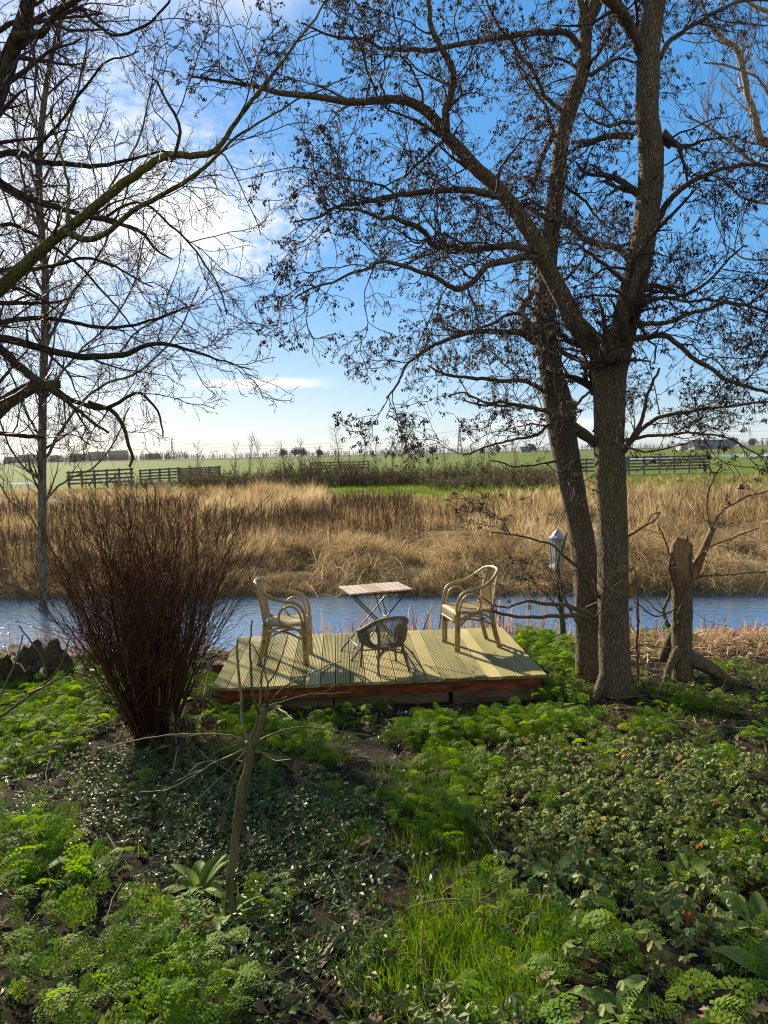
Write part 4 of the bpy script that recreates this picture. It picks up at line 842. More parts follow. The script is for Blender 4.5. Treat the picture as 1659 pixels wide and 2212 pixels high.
def stump(name, px, py, r, h, label, lean=(0, 0), mat='stump', seed=1):
    b = gpt(px, py); rs = np.random.default_rng(seed); n, m_ = 48, 22; th = np.arange(n) * 2 * math.pi / n
    V = []; top = h * (1 + .28 * np.sin(th * 2 + seed) + .18 * np.sin(th * 5 + 2 * seed) + .12 * rs.normal(size=n))
    for j in range(m_):
        f = j / (m_ - 1); rad = r * (1 + .35 * (1 - f) ** 3 + .10 * np.sin(th * 5 + seed + 2 * f) + .06 * np.sin(th * 11 + 4 * f) + .03 * rs.normal(size=n))
        V.append(np.column_stack([np.cos(th) * rad + lean[0] * f, np.sin(th) * rad + lean[1] * f, top * f - .04]))
    for j in range(1, 7):
        f = 1 - j / 7; rad = r * f * (1 + .08 * np.sin(th * 5 + seed)); V.append(np.column_stack([np.cos(th) * rad + lean[0], np.sin(th) * rad + lean[1], top * (1 - .5 * (1 - f)) - .04 - .25 * h * (1 - f) + .02 * rs.normal(size=n)]))
    V = np.concatenate(V); rows = len(V) // n; ii = np.arange(rows * n).reshape(rows, n); nx_ = np.roll(ii, -1, 1)
    A = Acc(); A.add(V, np.stack([ii[:-1], nx_[:-1], nx_[1:], ii[1:]], -1).reshape(-1, 4)); A.f.setdefault(3, []).append(np.array([[ii[-1, 0], ii[-1, k], ii[-1, k + 1]] for k in range(1, n - 1)]))
    o = A.build(name, M[mat]); o.location = tuple(b); return tag(o, label, 'tree stump'), b
stump('rotten_stump', 408, 1640, .085, .30, 'small rotten lichen-flecked stump beside the red-brown shrub', (-.05, .02), seed=3)
stump('wide_stump', 62, 1478, .40, .34, 'wide dark decayed stump on the bank below the slim tree', (0, 0), 'darkbark', seed=5)

b = gpt(-60, 1600)
TL = Tree('bare_shoot', tuple(b), 'long bare arching shoots entering low at the left edge above the feathery leaves', 'shoot', M['green_stem'])
for pts, dp, w in [([(-60, 1600), (0, 1545), (60, 1500), (105, 1462), (135, 1420), (150, 1380)], [b[1], b[1] - .2], [8, 7, 6, 4, 3]), ([(60, 1500), (110, 1478), (155, 1440), (190, 1402)], [b[1] - .1, b[1] - .3], [5, 4, 3]),
                   ([(-20, 1530), (10, 1490), (35, 1430), (50, 1370)], [b[1], b[1] + .2], [5, 4, 3]), ([(100, 1465), (90, 1420), (60, 1380), (40, 1350)], [b[1], b[1] + .1], [4, 3])]:
    TL.limb(pts, dp, w, 7, .03, .03, 'branch', wob=.003)
# ------------------------------------------------------------------ lantern on its post
M['whitepaint'] = surf('flaked_white_paint', [(.18, .18, .19), (.32, .32, .33), (.40, .39, .38)], 14, .5, .1)
M['leadroof'] = surf('lilac_grey_roof', [(.22, .19, .26), (.40, .36, .45), (.5, .47, .55)], 12, .45, .1)
m, t, b, out = newmat('lantern_glass'); b.inputs['Base Color'].default_value = (.42, .46, .44, 1); b.inputs['Roughness'].default_value = .15; b.inputs['Alpha'].default_value = .6; M['lglass'] = m
lp = at(1204, 1185, 9.35); gz = float(terr(lp[0], 9.35))
lr = empty('garden_lantern', (lp[0], 9.35, gz), 'white glazed garden lantern with a lilac peaked roof on a post, left of the alders', 'lantern', rz=R(12))
zb, zt = at(1204, 1226, 9.35)[2] - gz, at(1204, 1165, 9.35)[2] - gz; w0 = .13
A = Acc(); tube(A, [(.10, .02, -.1), (.05, .01, (zb) * .5), (0, 0, zb)], [.04, .035, .03], 10, .05, .5, .06); A.build('post', M['stump'], lr)
A = Acc(); box(A, (0, 0, zb + .012), (w0 * 1.25, w0 * 1.25, .024)); box(A, (0, 0, zb + .04), (w0 * 1.02, w0 * 1.02, .03)); A.build('base', M['whitepaint'], lr, smooth=False)
for sx_ in (-1, 1):
    for sy_ in (-1, 1):
        A = Acc(); bar(A, (sx_ * w0 * .44, sy_ * w0 * .44, zb + .055), (sx_ * w0 * .56, sy_ * w0 * .56, zt), .014, .014, (0, 1, 0)); A.build('corner_frame', M['whitepaint'], lr, smooth=False)
for k in range(4):
    A = Acc(); c, s = math.cos(k * math.pi / 2), math.sin(k * math.pi / 2); q = lambda x, y, z: (x * c - y * s, x * s + y * c, z)
    V = [q(-w0 * .42, w0 * .43, zb + .057), q(w0 * .42, w0 * .43, zb + .057), q(w0 * .54, w0 * .55, zt - .002), q(-w0 * .54, w0 * .55, zt - .002)]
    V += [q(-w0 * .42, w0 * .41, zb + .057), q(w0 * .42, w0 * .41, zb + .057), q(w0 * .54, w0 * .53, zt - .002), q(-w0 * .54, w0 * .53, zt - .002)]
    A.add(V, [[0, 1, 2, 3], [7, 6, 5, 4], [0, 4, 5, 1], [3, 2, 6, 7]]); g_ = A.build('glass_pane', M['lglass'], lr, smooth=False)
    A = Acc(); bar(A, q(0, w0 * .445, zb + .06), q(0, w0 * .565, zt - .003), .008, .008); A.build('glazing_bar', M['whitepaint'], g_, smooth=False)
A = Acc(); V = []
for z, w in ((0, .62), (.012, .74), (.028, .74), (.05, .50), (.085, .30), (.115, .12), (.15, .03), (.19, .012)):
    for a_ in range(8):
        aa = a_ * math.pi / 4 + math.pi / 8; V.append((w * w0 * 1.15 * math.cos(aa), w * w0 * 1.15 * math.sin(aa), zt + z))
A.add(V, [[j * 8 + k, j * 8 + (k + 1) % 8, j * 8 + 8 + (k + 1) % 8, j * 8 + 8 + k] for j in range(7) for k in range(8)]); A.add(V[-8:], [[0, 1, 2, 3, 4, 5, 6, 7]]); A.add(V[:8], [[7, 6, 5, 4, 3, 2, 1, 0]])
A.build('roof', M['leadroof'], lr, smooth=False)

# ------------------------------------------------------------------ ground cover
def blobs(*L):
    def f(P):
        x, y = to_px(P); w = np.zeros(len(x))
        for (cx, cy, rx, ry, a) in L: w = np.maximum(w, a * np.exp(-(((x - cx) / rx) ** 2 + ((y - cy) / ry) ** 2) ** 2))
        return w
    return f
def pts_on_ground(n, x0, x1, y0, y1, dens):
    """random points on the near ground kept with probability dens (an array function)"""
    x = rng.uniform(x0, x1, n); y = rng.uniform(y0, y1, n); k = np.abs(x) < (.62 * y + 1.2); x, y = x[k], y[k]; P = np.column_stack([x, y, terr(x, y)])
    c, s = math.cos(R(3.4)), math.sin(R(3.4)); lx = (x + 1.68) * c + (y - 6.86) * s; ly = -(x + 1.68) * s + (y - 6.86) * c
    ok = ~((lx > -.02) & (lx < 3.26) & (ly > -.02) & (ly < 2.02)); w = dens(P) * ok
    return P[rng.uniform(0, 1, len(P)) < w]
cowp = blobs((80, 1560, 150, 80, 1), (230, 1500, 90, 60, .9), (20, 1640, 120, 50, .8), (130, 1600, 80, 60, .8), (60, 1830, 120, 50, .7), (160, 1900, 150, 70, .85), (250, 2090, 190, 80, 1), (330, 2180, 200, 60, .9), (90, 2130, 90, 80, .6),
             (1195, 1430, 62, 48, 1), (1160, 1400, 50, 25, 1), (1215, 1500, 50, 30, .7), (940, 1600, 85, 26, 1), (1090, 1592, 110, 26, 1), (1220, 1575, 95, 34, 1), (1430, 1592, 55, 22, .95), (1420, 1502, 40, 16, .9), (1535, 1538, 42, 18, .9),
             (980, 1690, 110, 40, .95), (960, 1790, 130, 48, .95), (930, 1870, 80, 40, .6), (1590, 1880, 90, 55, .85), (1330, 2100, 100, 45, .9), (1520, 1650, 50, 20, .5), (480, 1530, 60, 50, 1), (640, 1640, 110, 35, .85), (450, 1590, 70, 30, .8), (1060, 1980, 80, 35, .4), (730, 1690, 60, 30, .4), (1640, 1990, 60, 90, .5), (560, 1600, 70, 25, .8), (1000, 2190, 90, 30, .35), (1560, 2160, 60, 40, .4))
PLX = [(1190, 1885), (1235, 1955), (1475, 1900), (1630, 2010), (1345, 2000), (1170, 2120), (1335, 2185), (430, 1915), (492, 1975), (400, 2070), (60, 1905), (190, 1870), (215, 1445)]
def clear(P):
    x, y = to_px(P); w = np.ones(len(x))
    for (cx, cy) in PLX: w = np.minimum(w, np.clip((((x - cx) / 48) ** 2 + ((y - cy - 12) / 34) ** 2) - .35, 0, 1))
    return w
gera = blobs((1290, 1760, 200, 130, 1), (1450, 1830, 190, 160, 1), (1560, 1740, 120, 90, .9), (1270, 1650, 150, 30, .8), (1200, 1870, 110, 90, .9), (1430, 2050, 180, 80, .9), (1620, 1900, 90, 90, .7), (1330, 2010, 150, 60, .8), (1480, 1690, 130, 40, .7), (1230, 2090, 60, 30, .4))
vinc = blobs((560, 1790, 240, 110, 1), (330, 1760, 190, 90, .95), (650, 1900, 260, 160, .95), (280, 1680, 180, 50, .8), (620, 2080, 280, 160, .8), (470, 1700, 120, 60, 1), (720, 1780, 120, 90, .8), (150, 1750, 130, 60, .7), (400, 1900, 140, 90, .7), (820, 2170, 130, 80, .6))
gras = blobs((980, 1830, 90, 60, .8), (930, 1770, 60, 50, .6), (1020, 2060, 190, 90, 1), (1000, 1980, 130, 70, .8), (1120, 2010, 140, 45, .9), (950, 2090, 200, 90, .9), (1060, 2170, 190, 60, .95), (960, 1900, 80, 40, .9), (900, 1730, 80, 20, .9), (960, 1640, 60, 30, .5), (1010, 1560, 60, 25, .4), (780, 1820, 45, 35, .6), (1250, 1690, 30, 10, .2), (310, 1480, 70, 50, .75), (880, 2180, 140, 50, .6), (720, 1640, 40, 20, .4), (800, 1600, 30, 15, .3), (470, 1560, 60, 40, .3), (1130, 1600, 60, 20, .4))
n1 = lambda P: np.clip(.55 + .6 * wav(P[:, 0], P[:, 1], 3.1, 9), 0, 1)
outside = lambda P: (lambda x, y: (np.abs(x - 829) > 850) | (y > 2230))(*to_px(P))
# cow parsley
fr = []; ff = []
def q3(a, b, c):
    k = len(fr); fr.extend((a, b, c)); ff.append((k, k + 1, k + 2))
def arc(t): return np.array((0, t, .34 * math.sin(t * 2.0) - .34 * t * t))
for k in range(9):
    t0, t1 = k / 9, (k + 1) / 9; a, b = arc(t0), arc(t1); q3(a + (-.008, 0, 0), a + (.008, 0, 0), b)
rs_ = np.random.default_rng(5)
for i, t in enumerate((.36, .52, .67, .80, .91)):
    for s in (-1, 1):
        o = arc(t); ln = (.40, .36, .27, .18, .10)[i]; d = nrm(np.array((s * .84, .52, .02 - .10 * t)))
        nd = (4, 4, 3, 2, 2)[i]
        for j in range(nd):
            u = (j + 1) / nd; c = o + d * ln * u - np.array((0, 0, .10 * u * u)); sz = .17 * (1.15 - .55 * u) * (1.1 - .4 * t)
            for q in (-1, 1):
                e = nrm(np.array((d[0] * .45 - q * s * .0, d[1] * .45, 0)) + q * np.array((-d[1], d[0], 0)) * .9 + np.array((0, 0, rs_.uniform(-.35, .25)))); w = np.cross(e, (0, 0, 1)) * sz * .36
                q3(c, c + e * sz * .55 + w, c + e * sz); q3(c, c + e * sz, c + e * sz * .55 - w)
c = arc(1.0); q3(arc(.9), c + (.04, -.02, 0), c); q3(arc(.9), c, c + (-.04, -.02, 0))
frV, frF = np.array(fr), np.array(ff)
P0 = pts_on_ground(26000, -7, 7, 1.2, 9.8, lambda P: np.where(outside(P), .12, np.where(cowp(P) > .42, cowp(P), .02)) * clear(P) * .30 * (.4 + n1(P)))
nf = rng.integers(9, 22, len(P0)); own = np.repeat(np.arange(len(P0)), nf); N = len(own); hz = rng.uniform(0, 6.28, N); rad = rng.uniform(0, .11, N)
pos = P0[own] + np.column_stack([-np.sin(hz) * rad, np.cos(hz) * rad, rng.uniform(0, .13, N)]); tnt = np.clip(rng.normal(.5, .2, N) + rng.normal(0, .15, len(P0))[own], 0, 1)
A = Acc(); sz = rng.uniform(.06, .145, N) * rng.uniform(.75, 1.25, len(P0))[own]
scatter(A, frV, frF, hz, rng.uniform(R(-12), R(46), N), rng.normal(0, .35, N), sz, pos, tnt)
M['parsley'] = surf('cow_parsley_leaf', [(.06, .13, .012), (.11, .22, .016), (.18, .30, .022), (.26, .35, .03)], 30, .6, 0, tint=1, trans=.5, spec=.15)
tag(A.build('cow_parsley', M['parsley'], smooth=False), 'bright green feathery cow parsley growing in low patches around the deck', 'cow parsley', kind='stuff')
# geranium-like lobed leaves
gv = [(0, 0, 0)]; n = 15
for k in range(n):
    a = -2.75 + 5.5 * k / (n - 1); r_ = (1.0 if k % 3 == 1 else .93) if k % 3 != 0 else .66
    gv.append((math.sin(a) * r_, math.cos(a) * r_, -.58 * r_ * r_ + (.07 if k % 3 == 0 else 0)))
gv = np.array(gv) * .5; gf = np.array([(0, k + 2, k + 1) for k in range(n - 1)])
P0 = pts_on_ground(52000, -7, 7, 1.2, 7.6, lambda P: np.where(outside(P), .15 * (P[:, 0] > 0), gera(P)) * clear(P) * .70 * (.5 + n1(P)))
own = np.repeat(np.arange(len(P0)), rng.integers(1, 4, len(P0))); N = len(own); h_ = rng.uniform(.03, .17, N)
pos = P0[own] + np.column_stack([rng.normal(0, .03, N), rng.normal(0, .03, N), h_]); tnt = np.clip(rng.normal(.42, .14, N), 0, .78); y_ = rng.uniform(0, 1, N); tnt = np.where(y_ < .022, .93, np.where(y_ < .03, 1.0, tnt))
A = Acc(); scatter(A, gv, gf, rng.uniform(0, 6.28, N), rng.normal(-.1, .5, N), rng.normal(0, .45, N), rng.uniform(.038, .072, N), pos, tnt)
m, t, b, out = newmat('lobed_leaf'); L = t.links; at_ = t.nodes.new('ShaderNodeAttribute'); at_.attribute_name = 'tint'
r_ = ramp(t, [(0, (.06, .09, .018)), (.4, (.17, .23, .04)), (.7, (.29, .34, .09)), (.80, (.14, .2, .05)), (.90, (.42, .36, .02)), (1, (.5, .16, .02))]); L.new(at_.outputs['Fac'], r_.inputs[0]); L.new(r_.outputs[0], b.inputs['Base Color'])
b.inputs['Roughness'].default_value = .55; tr = t.nodes.new('ShaderNodeBsdfTranslucent'); L.new(r_.outputs[0], tr.inputs[0]); mxs = t.nodes.new('ShaderNodeMixShader'); mxs.inputs[0].default_value = .38
L.new(b.outputs[0], mxs.inputs[1]); L.new(tr.outputs[0], mxs.inputs[2]); L.new(mxs.outputs[0], out.inputs[0]); M['gera'] = m
tag(A.build('lobed_ground_cover', M['gera'], smooth=False), 'grey-green lobed leaves carpeting the right foreground, a few yellow', 'ground cover', kind='stuff')
M['stalk'] = surf('thin_stalk', [(.10, .07, .03), (.16, .15, .05)], 10, .7, 0)
S = np.stack([P0[own] + (0, 0, -.01), (P0[own] + pos) / 2 + rng.normal(0, .008, (N, 3)), pos], 1); A = Acc(); tubes(A, S, np.full((N, 3), .0012), 3)
tag(A.build('leaf_stalks', M['stalk']), 'thin upright stalks carrying the lobed leaves', 'ground cover', kind='stuff')
# periwinkle
pv = np.array([(0, 0, 0), (.24, .3, .10), (.26, .62, .10), (0, 1, -.04), (-.26, .62, .10), (-.24, .3, .10), (0, .5, 0)]); pf = np.array([(0, 1, 6), (1, 2, 6), (2, 3, 6), (3, 4, 6), (4, 5, 6), (5, 0, 6)])
P0 = pts_on_ground(60000, -7, 7, 1.2, 7.2, lambda P: np.maximum(np.where(outside(P), .3 * (P[:, 0] < .5), vinc(P)), .05) * clear(P) * .52 * (.35 + .9 * n1(P)))
N0 = len(P0); a = rng.uniform(0, 6.28, N0); S0 = walk(P0 + (0, 0, .01), np.column_stack([np.cos(a), np.sin(a), rng.uniform(.1, .9, N0)]), rng.uniform(.12, .26, N0), 7, .16, (0, 0, -.07)); S0[..., 2] = np.maximum(S0[..., 2], terr(S0[..., 0], S0[..., 1]) + .012)
dd = np.diff(S0, axis=1)[:, 1:]; hd = np.arctan2(dd[..., 1], dd[..., 0]) - math.pi / 2; q = S0[:, 2:]; sc0 = rng.uniform(.020, .040, N0)[:, None] * np.array((1.1, 1.1, 1.0, .9, .7)); tn0 = np.clip(rng.normal(.4, .2, N0), 0, 1)[:, None] * np.ones(5)
A = Acc()
for sg in (-1, 1):
    h = (hd + sg * rng.normal(1.15, .25, hd.shape)).ravel(); N = len(h); scatter(A, pv, pf, h, rng.normal(.10, .35, N), rng.normal(0, .35, N), (sc0 * rng.uniform(.8, 1.2, sc0.shape)).ravel(), q.reshape(-1, 3), np.clip(tn0.ravel() + rng.normal(0, .12, N), 0, 1))
AV = Acc(); tubes(AV, S0, np.full(S0.shape[:2], .0011), 3)
M['vinca'] = surf('periwinkle_leaf', [(.024, .05, .012), (.05, .10, .022), (.10, .17, .04)], 20, .42, 0, tint=1, trans=.2, spec=.22)
tag(A.build('periwinkle', M['vinca'], smooth=False), 'dark glossy periwinkle covering the shaded middle foreground', 'periwinkle', kind='stuff')
tag(AV.build('periwinkle_stems', M['stalk']), 'thin trailing stems of the dark periwinkle', 'periwinkle', kind='stuff')
# grass
def ribbons(A, P, W, tint, side=None):
    N, n, _ = P.shape; d = nrm(P[:, -1] - P[:, 0]); q = unit(N) if side is None else side; s = nrm(np.cross(d, q))[:, None, :]
    w = W[:, None] * (1 - np.linspace(0, 1, n) ** 2 * .92)[None]; V = np.stack([P - s * w[..., None] / 2, P + s * w[..., None] / 2], 2).reshape(-1, 3)
    i = np.arange(N * n * 2).reshape(N, n, 2); A.add(V, np.stack([i[:, :-1, 0], i[:, :-1, 1], i[:, 1:, 1], i[:, 1:, 0]], -1).reshape(-1, 4), np.repeat(tint, n * 2))
def blades(P0, per, length, wid, lean, droop, wob=.08, n=5, spread=.03, flop=None):
    own = np.repeat(np.arange(len(P0)), per); N = len(own); a = rng.uniform(0, 6.28, N); l = np.abs(rng.normal(0, lean, N))
    d = np.column_stack([np.cos(a) * np.sin(l), np.sin(a) * np.sin(l), np.cos(l)]); st = P0[own] + np.column_stack([rng.normal(0, spread, N), rng.normal(0, spread, N), np.full(N, -.01)])
    tr = np.array((0, 0, -droop)) if flop is None else np.array((0, 0, -droop)) + flop[own]
    return walk(st, d, rng.uniform(*length, N), n, wob, tr), rng.uniform(*wid, N), own
P0 = pts_on_ground(44000, -6, 6, 1.2, 9.6, lambda P: np.maximum(np.where(outside(P), .1, gras(P)), .03) * 1.0 * (.4 + n1(P)))
B, Wd_, own = blades(P0, 22, (.04, .14), (.0022, .0045), .6, .22, spread=.03)
A = Acc(); ribbons(A, B, Wd_, np.clip(rng.normal(.5, .25, len(B)), 0, 1))
M['grass'] = surf('fresh_grass', [(.06, .13, .008), (.12, .235, .014), (.21, .31, .03)], 9, .45, 0, tint=1, trans=.45, spec=.3)
tag(A.build('grass', M['grass']), 'short fresh green grass in tufts along the trodden path', 'grass', kind='stuff')
# fallen leaves
dv = np.array([(0, 0, 0), (.34, .22, .12), (.22, .5, .02), (.44, .72, .18), (0, 1, .05), (-.42, .70, .15), (-.22, .5, -.02), (-.36, .24, .14), (0, .5, -.04)]); df = np.array([(8, k, (k + 1) % 8) for k in range(8)])
P0 = pts_on_ground(15000, -7, 7, 1.2, 9.6, lambda P: .42 * (.5 + n1(P))); N = len(P0); P0[:, 2] += rng.uniform(.004, .05, N)
A = Acc(); scatter(A, dv, df, rng.uniform(0, 6.28, N), rng.normal(0, .5, N), rng.normal(0, .5, N), rng.uniform(.03, .085, N), P0, rng.uniform(0, 1, N))
M['deadleaf'] = surf('dead_leaf', [(.035, .02, .012), (.10, .06, .035), (.20, .13, .085), (.30, .22, .16)], 12, .8, 0, tint=1, trans=.12)
tag(A.build('leaf_litter', M['deadleaf']), 'curled brown leaf litter lying over the dark soil', 'fallen leaves', kind='stuff')
P0 = pts_on_ground(9000, -7, 7, 1.2, 9.8, lambda P: np.where((P[:, 0] > 1.9) & (P[:, 1] > 5.4), 1.0, .17)); N = len(P0); a = rng.uniform(0, 6.28, N); d = np.column_stack([np.cos(a), np.sin(a), rng.normal(.05, .12, N)])
B = walk(P0 + (0, 0, .012), d, rng.uniform(.08, .45, N), 6, .12, (0, 0, -.01)); A = Acc(); tubes(A, B, np.repeat(rng.uniform(.0012, .0036, N)[:, None], 6, 1), 4, rng.uniform(0, 1, N))
M['litterstick'] = surf('dead_stem', [(.08, .05, .03), (.22, .15, .09), (.42, .33, .22)], 14, .7, 0, tint=1)
tag(A.build('stem_litter', M['litterstick']), 'thin dead stems and twigs strewn over the soil', 'twigs', kind='stuff')
# broad-leaved plants, one thing each
M['broad'] = surf('broad_leaf', [(.08, .14, .025), (.15, .24, .04), (.24, .33, .08)], 45, .6, .6, tint=.6, trans=.35, spec=.2, dist=.004)
M['arum'] = surf('arum_leaf', [(.05, .14, .012), (.10, .25, .02), (.16, .32, .03)], 20, .35, .1, tint=.6, trans=.4, spec=.5)
def leafplant(px, py, n, ln, wd, label, mat='broad', lean=(25, 75), seed=0):
    b = gpt(px, py); rs = np.random.default_rng(seed + 100); A = Acc()
    for k in range(n):
        a = k * 2.4 + rs.uniform(-.4, .4); le = R(rs.uniform(*lean)); L_ = ln * rs.uniform(.65, 1.15); W_2 = wd * rs.uniform(.8, 1.15) * L_ / ln; m_ = 12; p = np.array((0, 0, 0.)); th = math.pi / 2 - le; rows = []
        h = np.array((math.cos(a), math.sin(a), 0)); sd = np.array((-math.sin(a), math.cos(a), 0)); ph = rs.uniform(0, 6)
        for j in range(m_ + 1):
            f = j / m_; u = h * math.cos(th) + np.array((0, 0, math.sin(th))); nm = -h * math.sin(th) + np.array((0, 0, math.cos(th)))
            w = W_2 * (0.06 if f < .12 else max(.01, math.sin(math.pi * min(1, ((f - .12) / .88)) ** .72) ** .8)) * .5
            for q in (-1, -.5, 0, .5, 1): rows.append(p + sd * q * w + nm * (abs(q) ** 1.3 * w * .38 + .05 * w * math.sin(ph + 7 * f * (1 if q > 0 else 1.2)) * abs(q) * 3))
            p = p + u * L_ / m_; th -= R(rs.uniform(4, 9)) * (1 if mat == 'broad' else .45)
        ii = np.arange((m_ + 1) * 5).reshape(m_ + 1, 5); A.add(rows, np.stack([ii[:-1, :-1], ii[:-1, 1:], ii[1:, 1:], ii[1:, :-1]], -1).reshape(-1, 4), rs.uniform(.1, .9))
    o = A.build('leafy_plant', M[mat]); o.location = tuple(b); return tag(o, label, 'plant')
leafplant(1190, 1900, 11, 0.217, 0.072, 'broad-leaved plant with one upright lit leaf among the lobed leaves right of the grass', seed=1)
leafplant(1235, 1965, 9, 0.175, 0.062, 'small drooping broad-leaved plant just below the one with the upright lit leaf', lean=(45, 90), seed=2)
leafplant(1475, 1920, 11, 0.248, 0.082, 'broad-leaved plant with two upright rounded leaves in the right foreground', lean=(10, 80), seed=3)
leafplant(1640, 2030, 15, 0.279, 0.082, 'large rosette of arching broad leaves at the right edge of the foreground', lean=(20, 70), seed=4)
leafplant(1345, 2010, 6, 0.155, 0.058, 'few flat oval leaves low between the lobed leaves and the bottom right rosette', lean=(60, 95), seed=5)
leafplant(1170, 2130, 10, 0.155, 0.058, 'little rosette of broad leaves at the edge of the bright grass', seed=6)
leafplant(1335, 2200, 10, 0.165, 0.058, 'broad-leaved seedling clump at the bottom edge right of the grass', seed=7)
leafplant(430, 1935, 9, 0.227, 0.072, 'broad-leaved plant with tall upright leaves just left of the sapling foot', lean=(15, 60), seed=8)
leafplant(492, 1985, 10, 0.196, 0.072, 'crinkled broad leaves drooping around the foot of the sapling', lean=(40, 85), seed=9)
leafplant(400, 2080, 9, 0.175, 0.062, 'broad-leaved plant in the shade below and left of the sapling foot', lean=(30, 80), seed=10)
leafplant(60, 1925, 11, 0.175, 0.072, 'clump of translucent green arum leaves at the left edge of the foreground', 'arum', (5, 40), seed=11)
leafplant(190, 1890, 11, 0.186, 0.058, 'clump of bright pointed arum leaves amid the feathery growth on the left', 'arum', (5, 50), seed=12)
leafplant(215, 1455, 8, 0.206, 0.086, 'round bright leaves lit from behind on the bank beside the wide stump', 'arum', (20, 70), seed=13)
leafplant(1660, 2130, 9, 0.206, 0.077, 'broad leaves cut by the frame below the right-hand rosette', seed=14)
# dry hydrangea heads beside the small stump
M['dryflower'] = surf('dry_flower', [(.10, .055, .035), (.24, .14, .09), (.36, .25, .17)], 30, .8, 0, tint=.8, trans=.2)
hb = gpt(452, 1640); hr = empty('dry_hydrangea', tuple(hb), 'dead hydrangea with papery brown flower heads beside the small rotten stump', 'dead shrub')
heads = [at(437, 1518, hb[1]), at(452, 1560, hb[1] - .05), at(420, 1530, hb[1] + .04)]
for k, hd in enumerate(heads):
    A = Acc(); tube(A, [hb - hb + (.02 * k, 0, -.02), (hd - hb) * .5 + (.02, 0, 0), hd - hb], [.005, .004, .0035], 6, .03, .5); A.build('stem', M['litterstick'], hr)
    N = 260; u_ = unit(N); A = Acc(); fl = np.array([(0, 0, 0), (.5, .2, .1), (.55, .8, 0), (0, 1, .1), (-.5, .7, 0), (-.45, .2, .1)])
    scatter(A, fl, np.array([(0, 1, 2), (0, 2, 3), (0, 3, 4), (0, 4, 5)]), rng.uniform(0, 6.28, N), rng.uniform(-1.5, 1.5, N), rng.uniform(-1.5, 1.5, N), rng.uniform(.014, .024, N), (hd - hb) + u_ * np.array((.062, .05, .05)) * rng.uniform(.6, 1, N)[:, None], rng.uniform(0, 1, N)); A.build('flower_head', M['dryflower'], hr)
# sticks that stand out
def stick(pts, r, label, mat='litterstick'):
    P = np.array([gpt(x, y) + np.array((0, 0, h)) for x, y, h in pts]); A = Acc(); tube(A, P - P[0], [r, r, r * .7, r * .5][:len(P)] if len(P) <= 4 else np.linspace(r, r * .4, len(P)), 7, .03, .75, .05); o = A.build('fallen_stick', M[mat]); o.location = tuple(P[0]); tag(o, label, 'stick')
stick([(830, 2002, .04), (930, 1982, .07), (1020, 1975, .06), (1110, 1985, .03)], .005, 'long curved bare stick lying across the grass path')
stick([(985, 1745, .10), (1010, 1800, .12), (1055, 1850, .10), (1075, 1880, .05)], .004, 'thin pale stick leaning through the feathery leaves beside the path')
stick([(75, 1895, .03), (110, 1840, .05), (220, 1790, .05), (330, 1770, .04)], .004, 'pale straight stem lying over the shaded growth at the left')
stick([(1560, 1700, .04), (1590, 1670, .04), (1640, 1640, .03)], .008, 'greyish fallen branch on the straw at the far right')
stick([(690, 2090, .02), (730, 2050, .04), (770, 2010, .03)], .012, 'thick dark fallen branch in the shade near the bottom centre')
stick([(370, 1690, .02), (395, 1630, .16), (440, 1580, .30), (452, 1545, .4)], .006, 'tan cut stem leaning up in front of the small rotten stump')
stick([(1120, 1640, .03), (1180, 1655, .04), (1300, 1650, .03)], .004, 'thin dry stem in front of the feathery band right of the deck')

# leaves on the deck
for i, (lx, ly) in enumerate(((1.05, .30), (2.6, .32), (2.45, .75), (1.75, .62), (2.9, .78), (2.55, .22), (.7, .45), (1.38, 1.2))):
    A = Acc(); scatter(A, dv, df, np.array([i * 1.7]), np.array([.2]), np.array([.15]), np.array([.05 if i % 2 else .035]), np.zeros((1, 3)), np.array([.25 + .05 * i])); o = A.build('fallen_leaf', M['deadleaf'])
    c, s = math.cos(R(3.4)), math.sin(R(3.4)); o.location = (-1.68 + lx * c - ly * s, 6.86 + lx * s + ly * c, DZ + .004)
    tag(o, 'small curled brown leaf lying on the ribbed deck boards', 'leaf', 'fallen leaves on the deck')

# ------------------------------------------------------------------ broken cattails on the near bank
M['cattail'] = surf('dead_cattail', [(.15, .085, .045), (.34, .21, .12), (.52, .37, .23), (.66, .54, .38)], 6, .6, 0, tint=1, trans=.25)
def bank(n, x0, x1, y0, y1, L, lean, brk, z0=None):
    x = rng.uniform(x0, x1, n); y = rng.uniform(y0, y1, n) + .05 * x; c = rng.integers(0, max(1, n // 9), n); x = x + (x[c] - x) * .75 + rng.normal(0, .02, n); y = y + (y[c] - y) * .6
    z = np.maximum(terr(x, y), WATER_Z - .08) if z0 is None else terr(x, y) + z0; a = rng.uniform(0, 6.28, n); l = np.abs(rng.normal(0, lean, n)); d = np.column_stack([np.cos(a) * np.sin(l), np.sin(a) * np.sin(l), np.cos(l)])
    ln = rng.uniform(*L, n); P = np.empty((n, 4, 3)); P[:, 0] = np.column_stack([x, y, z]); f = rng.uniform(.35, .9, n)[:, None]; P[:, 1] = P[:, 0] + d * ln[:, None] * f * .55; P[:, 2] = P[:, 0] + d * ln[:, None] * f
    d2 = nrm(d * .3 + unit(n) * np.where(rng.uniform(0, 1, n) < brk, 1.1, .12)[:, None] + np.where(rng.uniform(0, 1, n) < brk, -.5, .1)[:, None] * np.array((0, 0, 1))); P[:, 3] = P[:, 2] + d2 * ln[:, None] * (1 - f)
    return P
A = Acc()
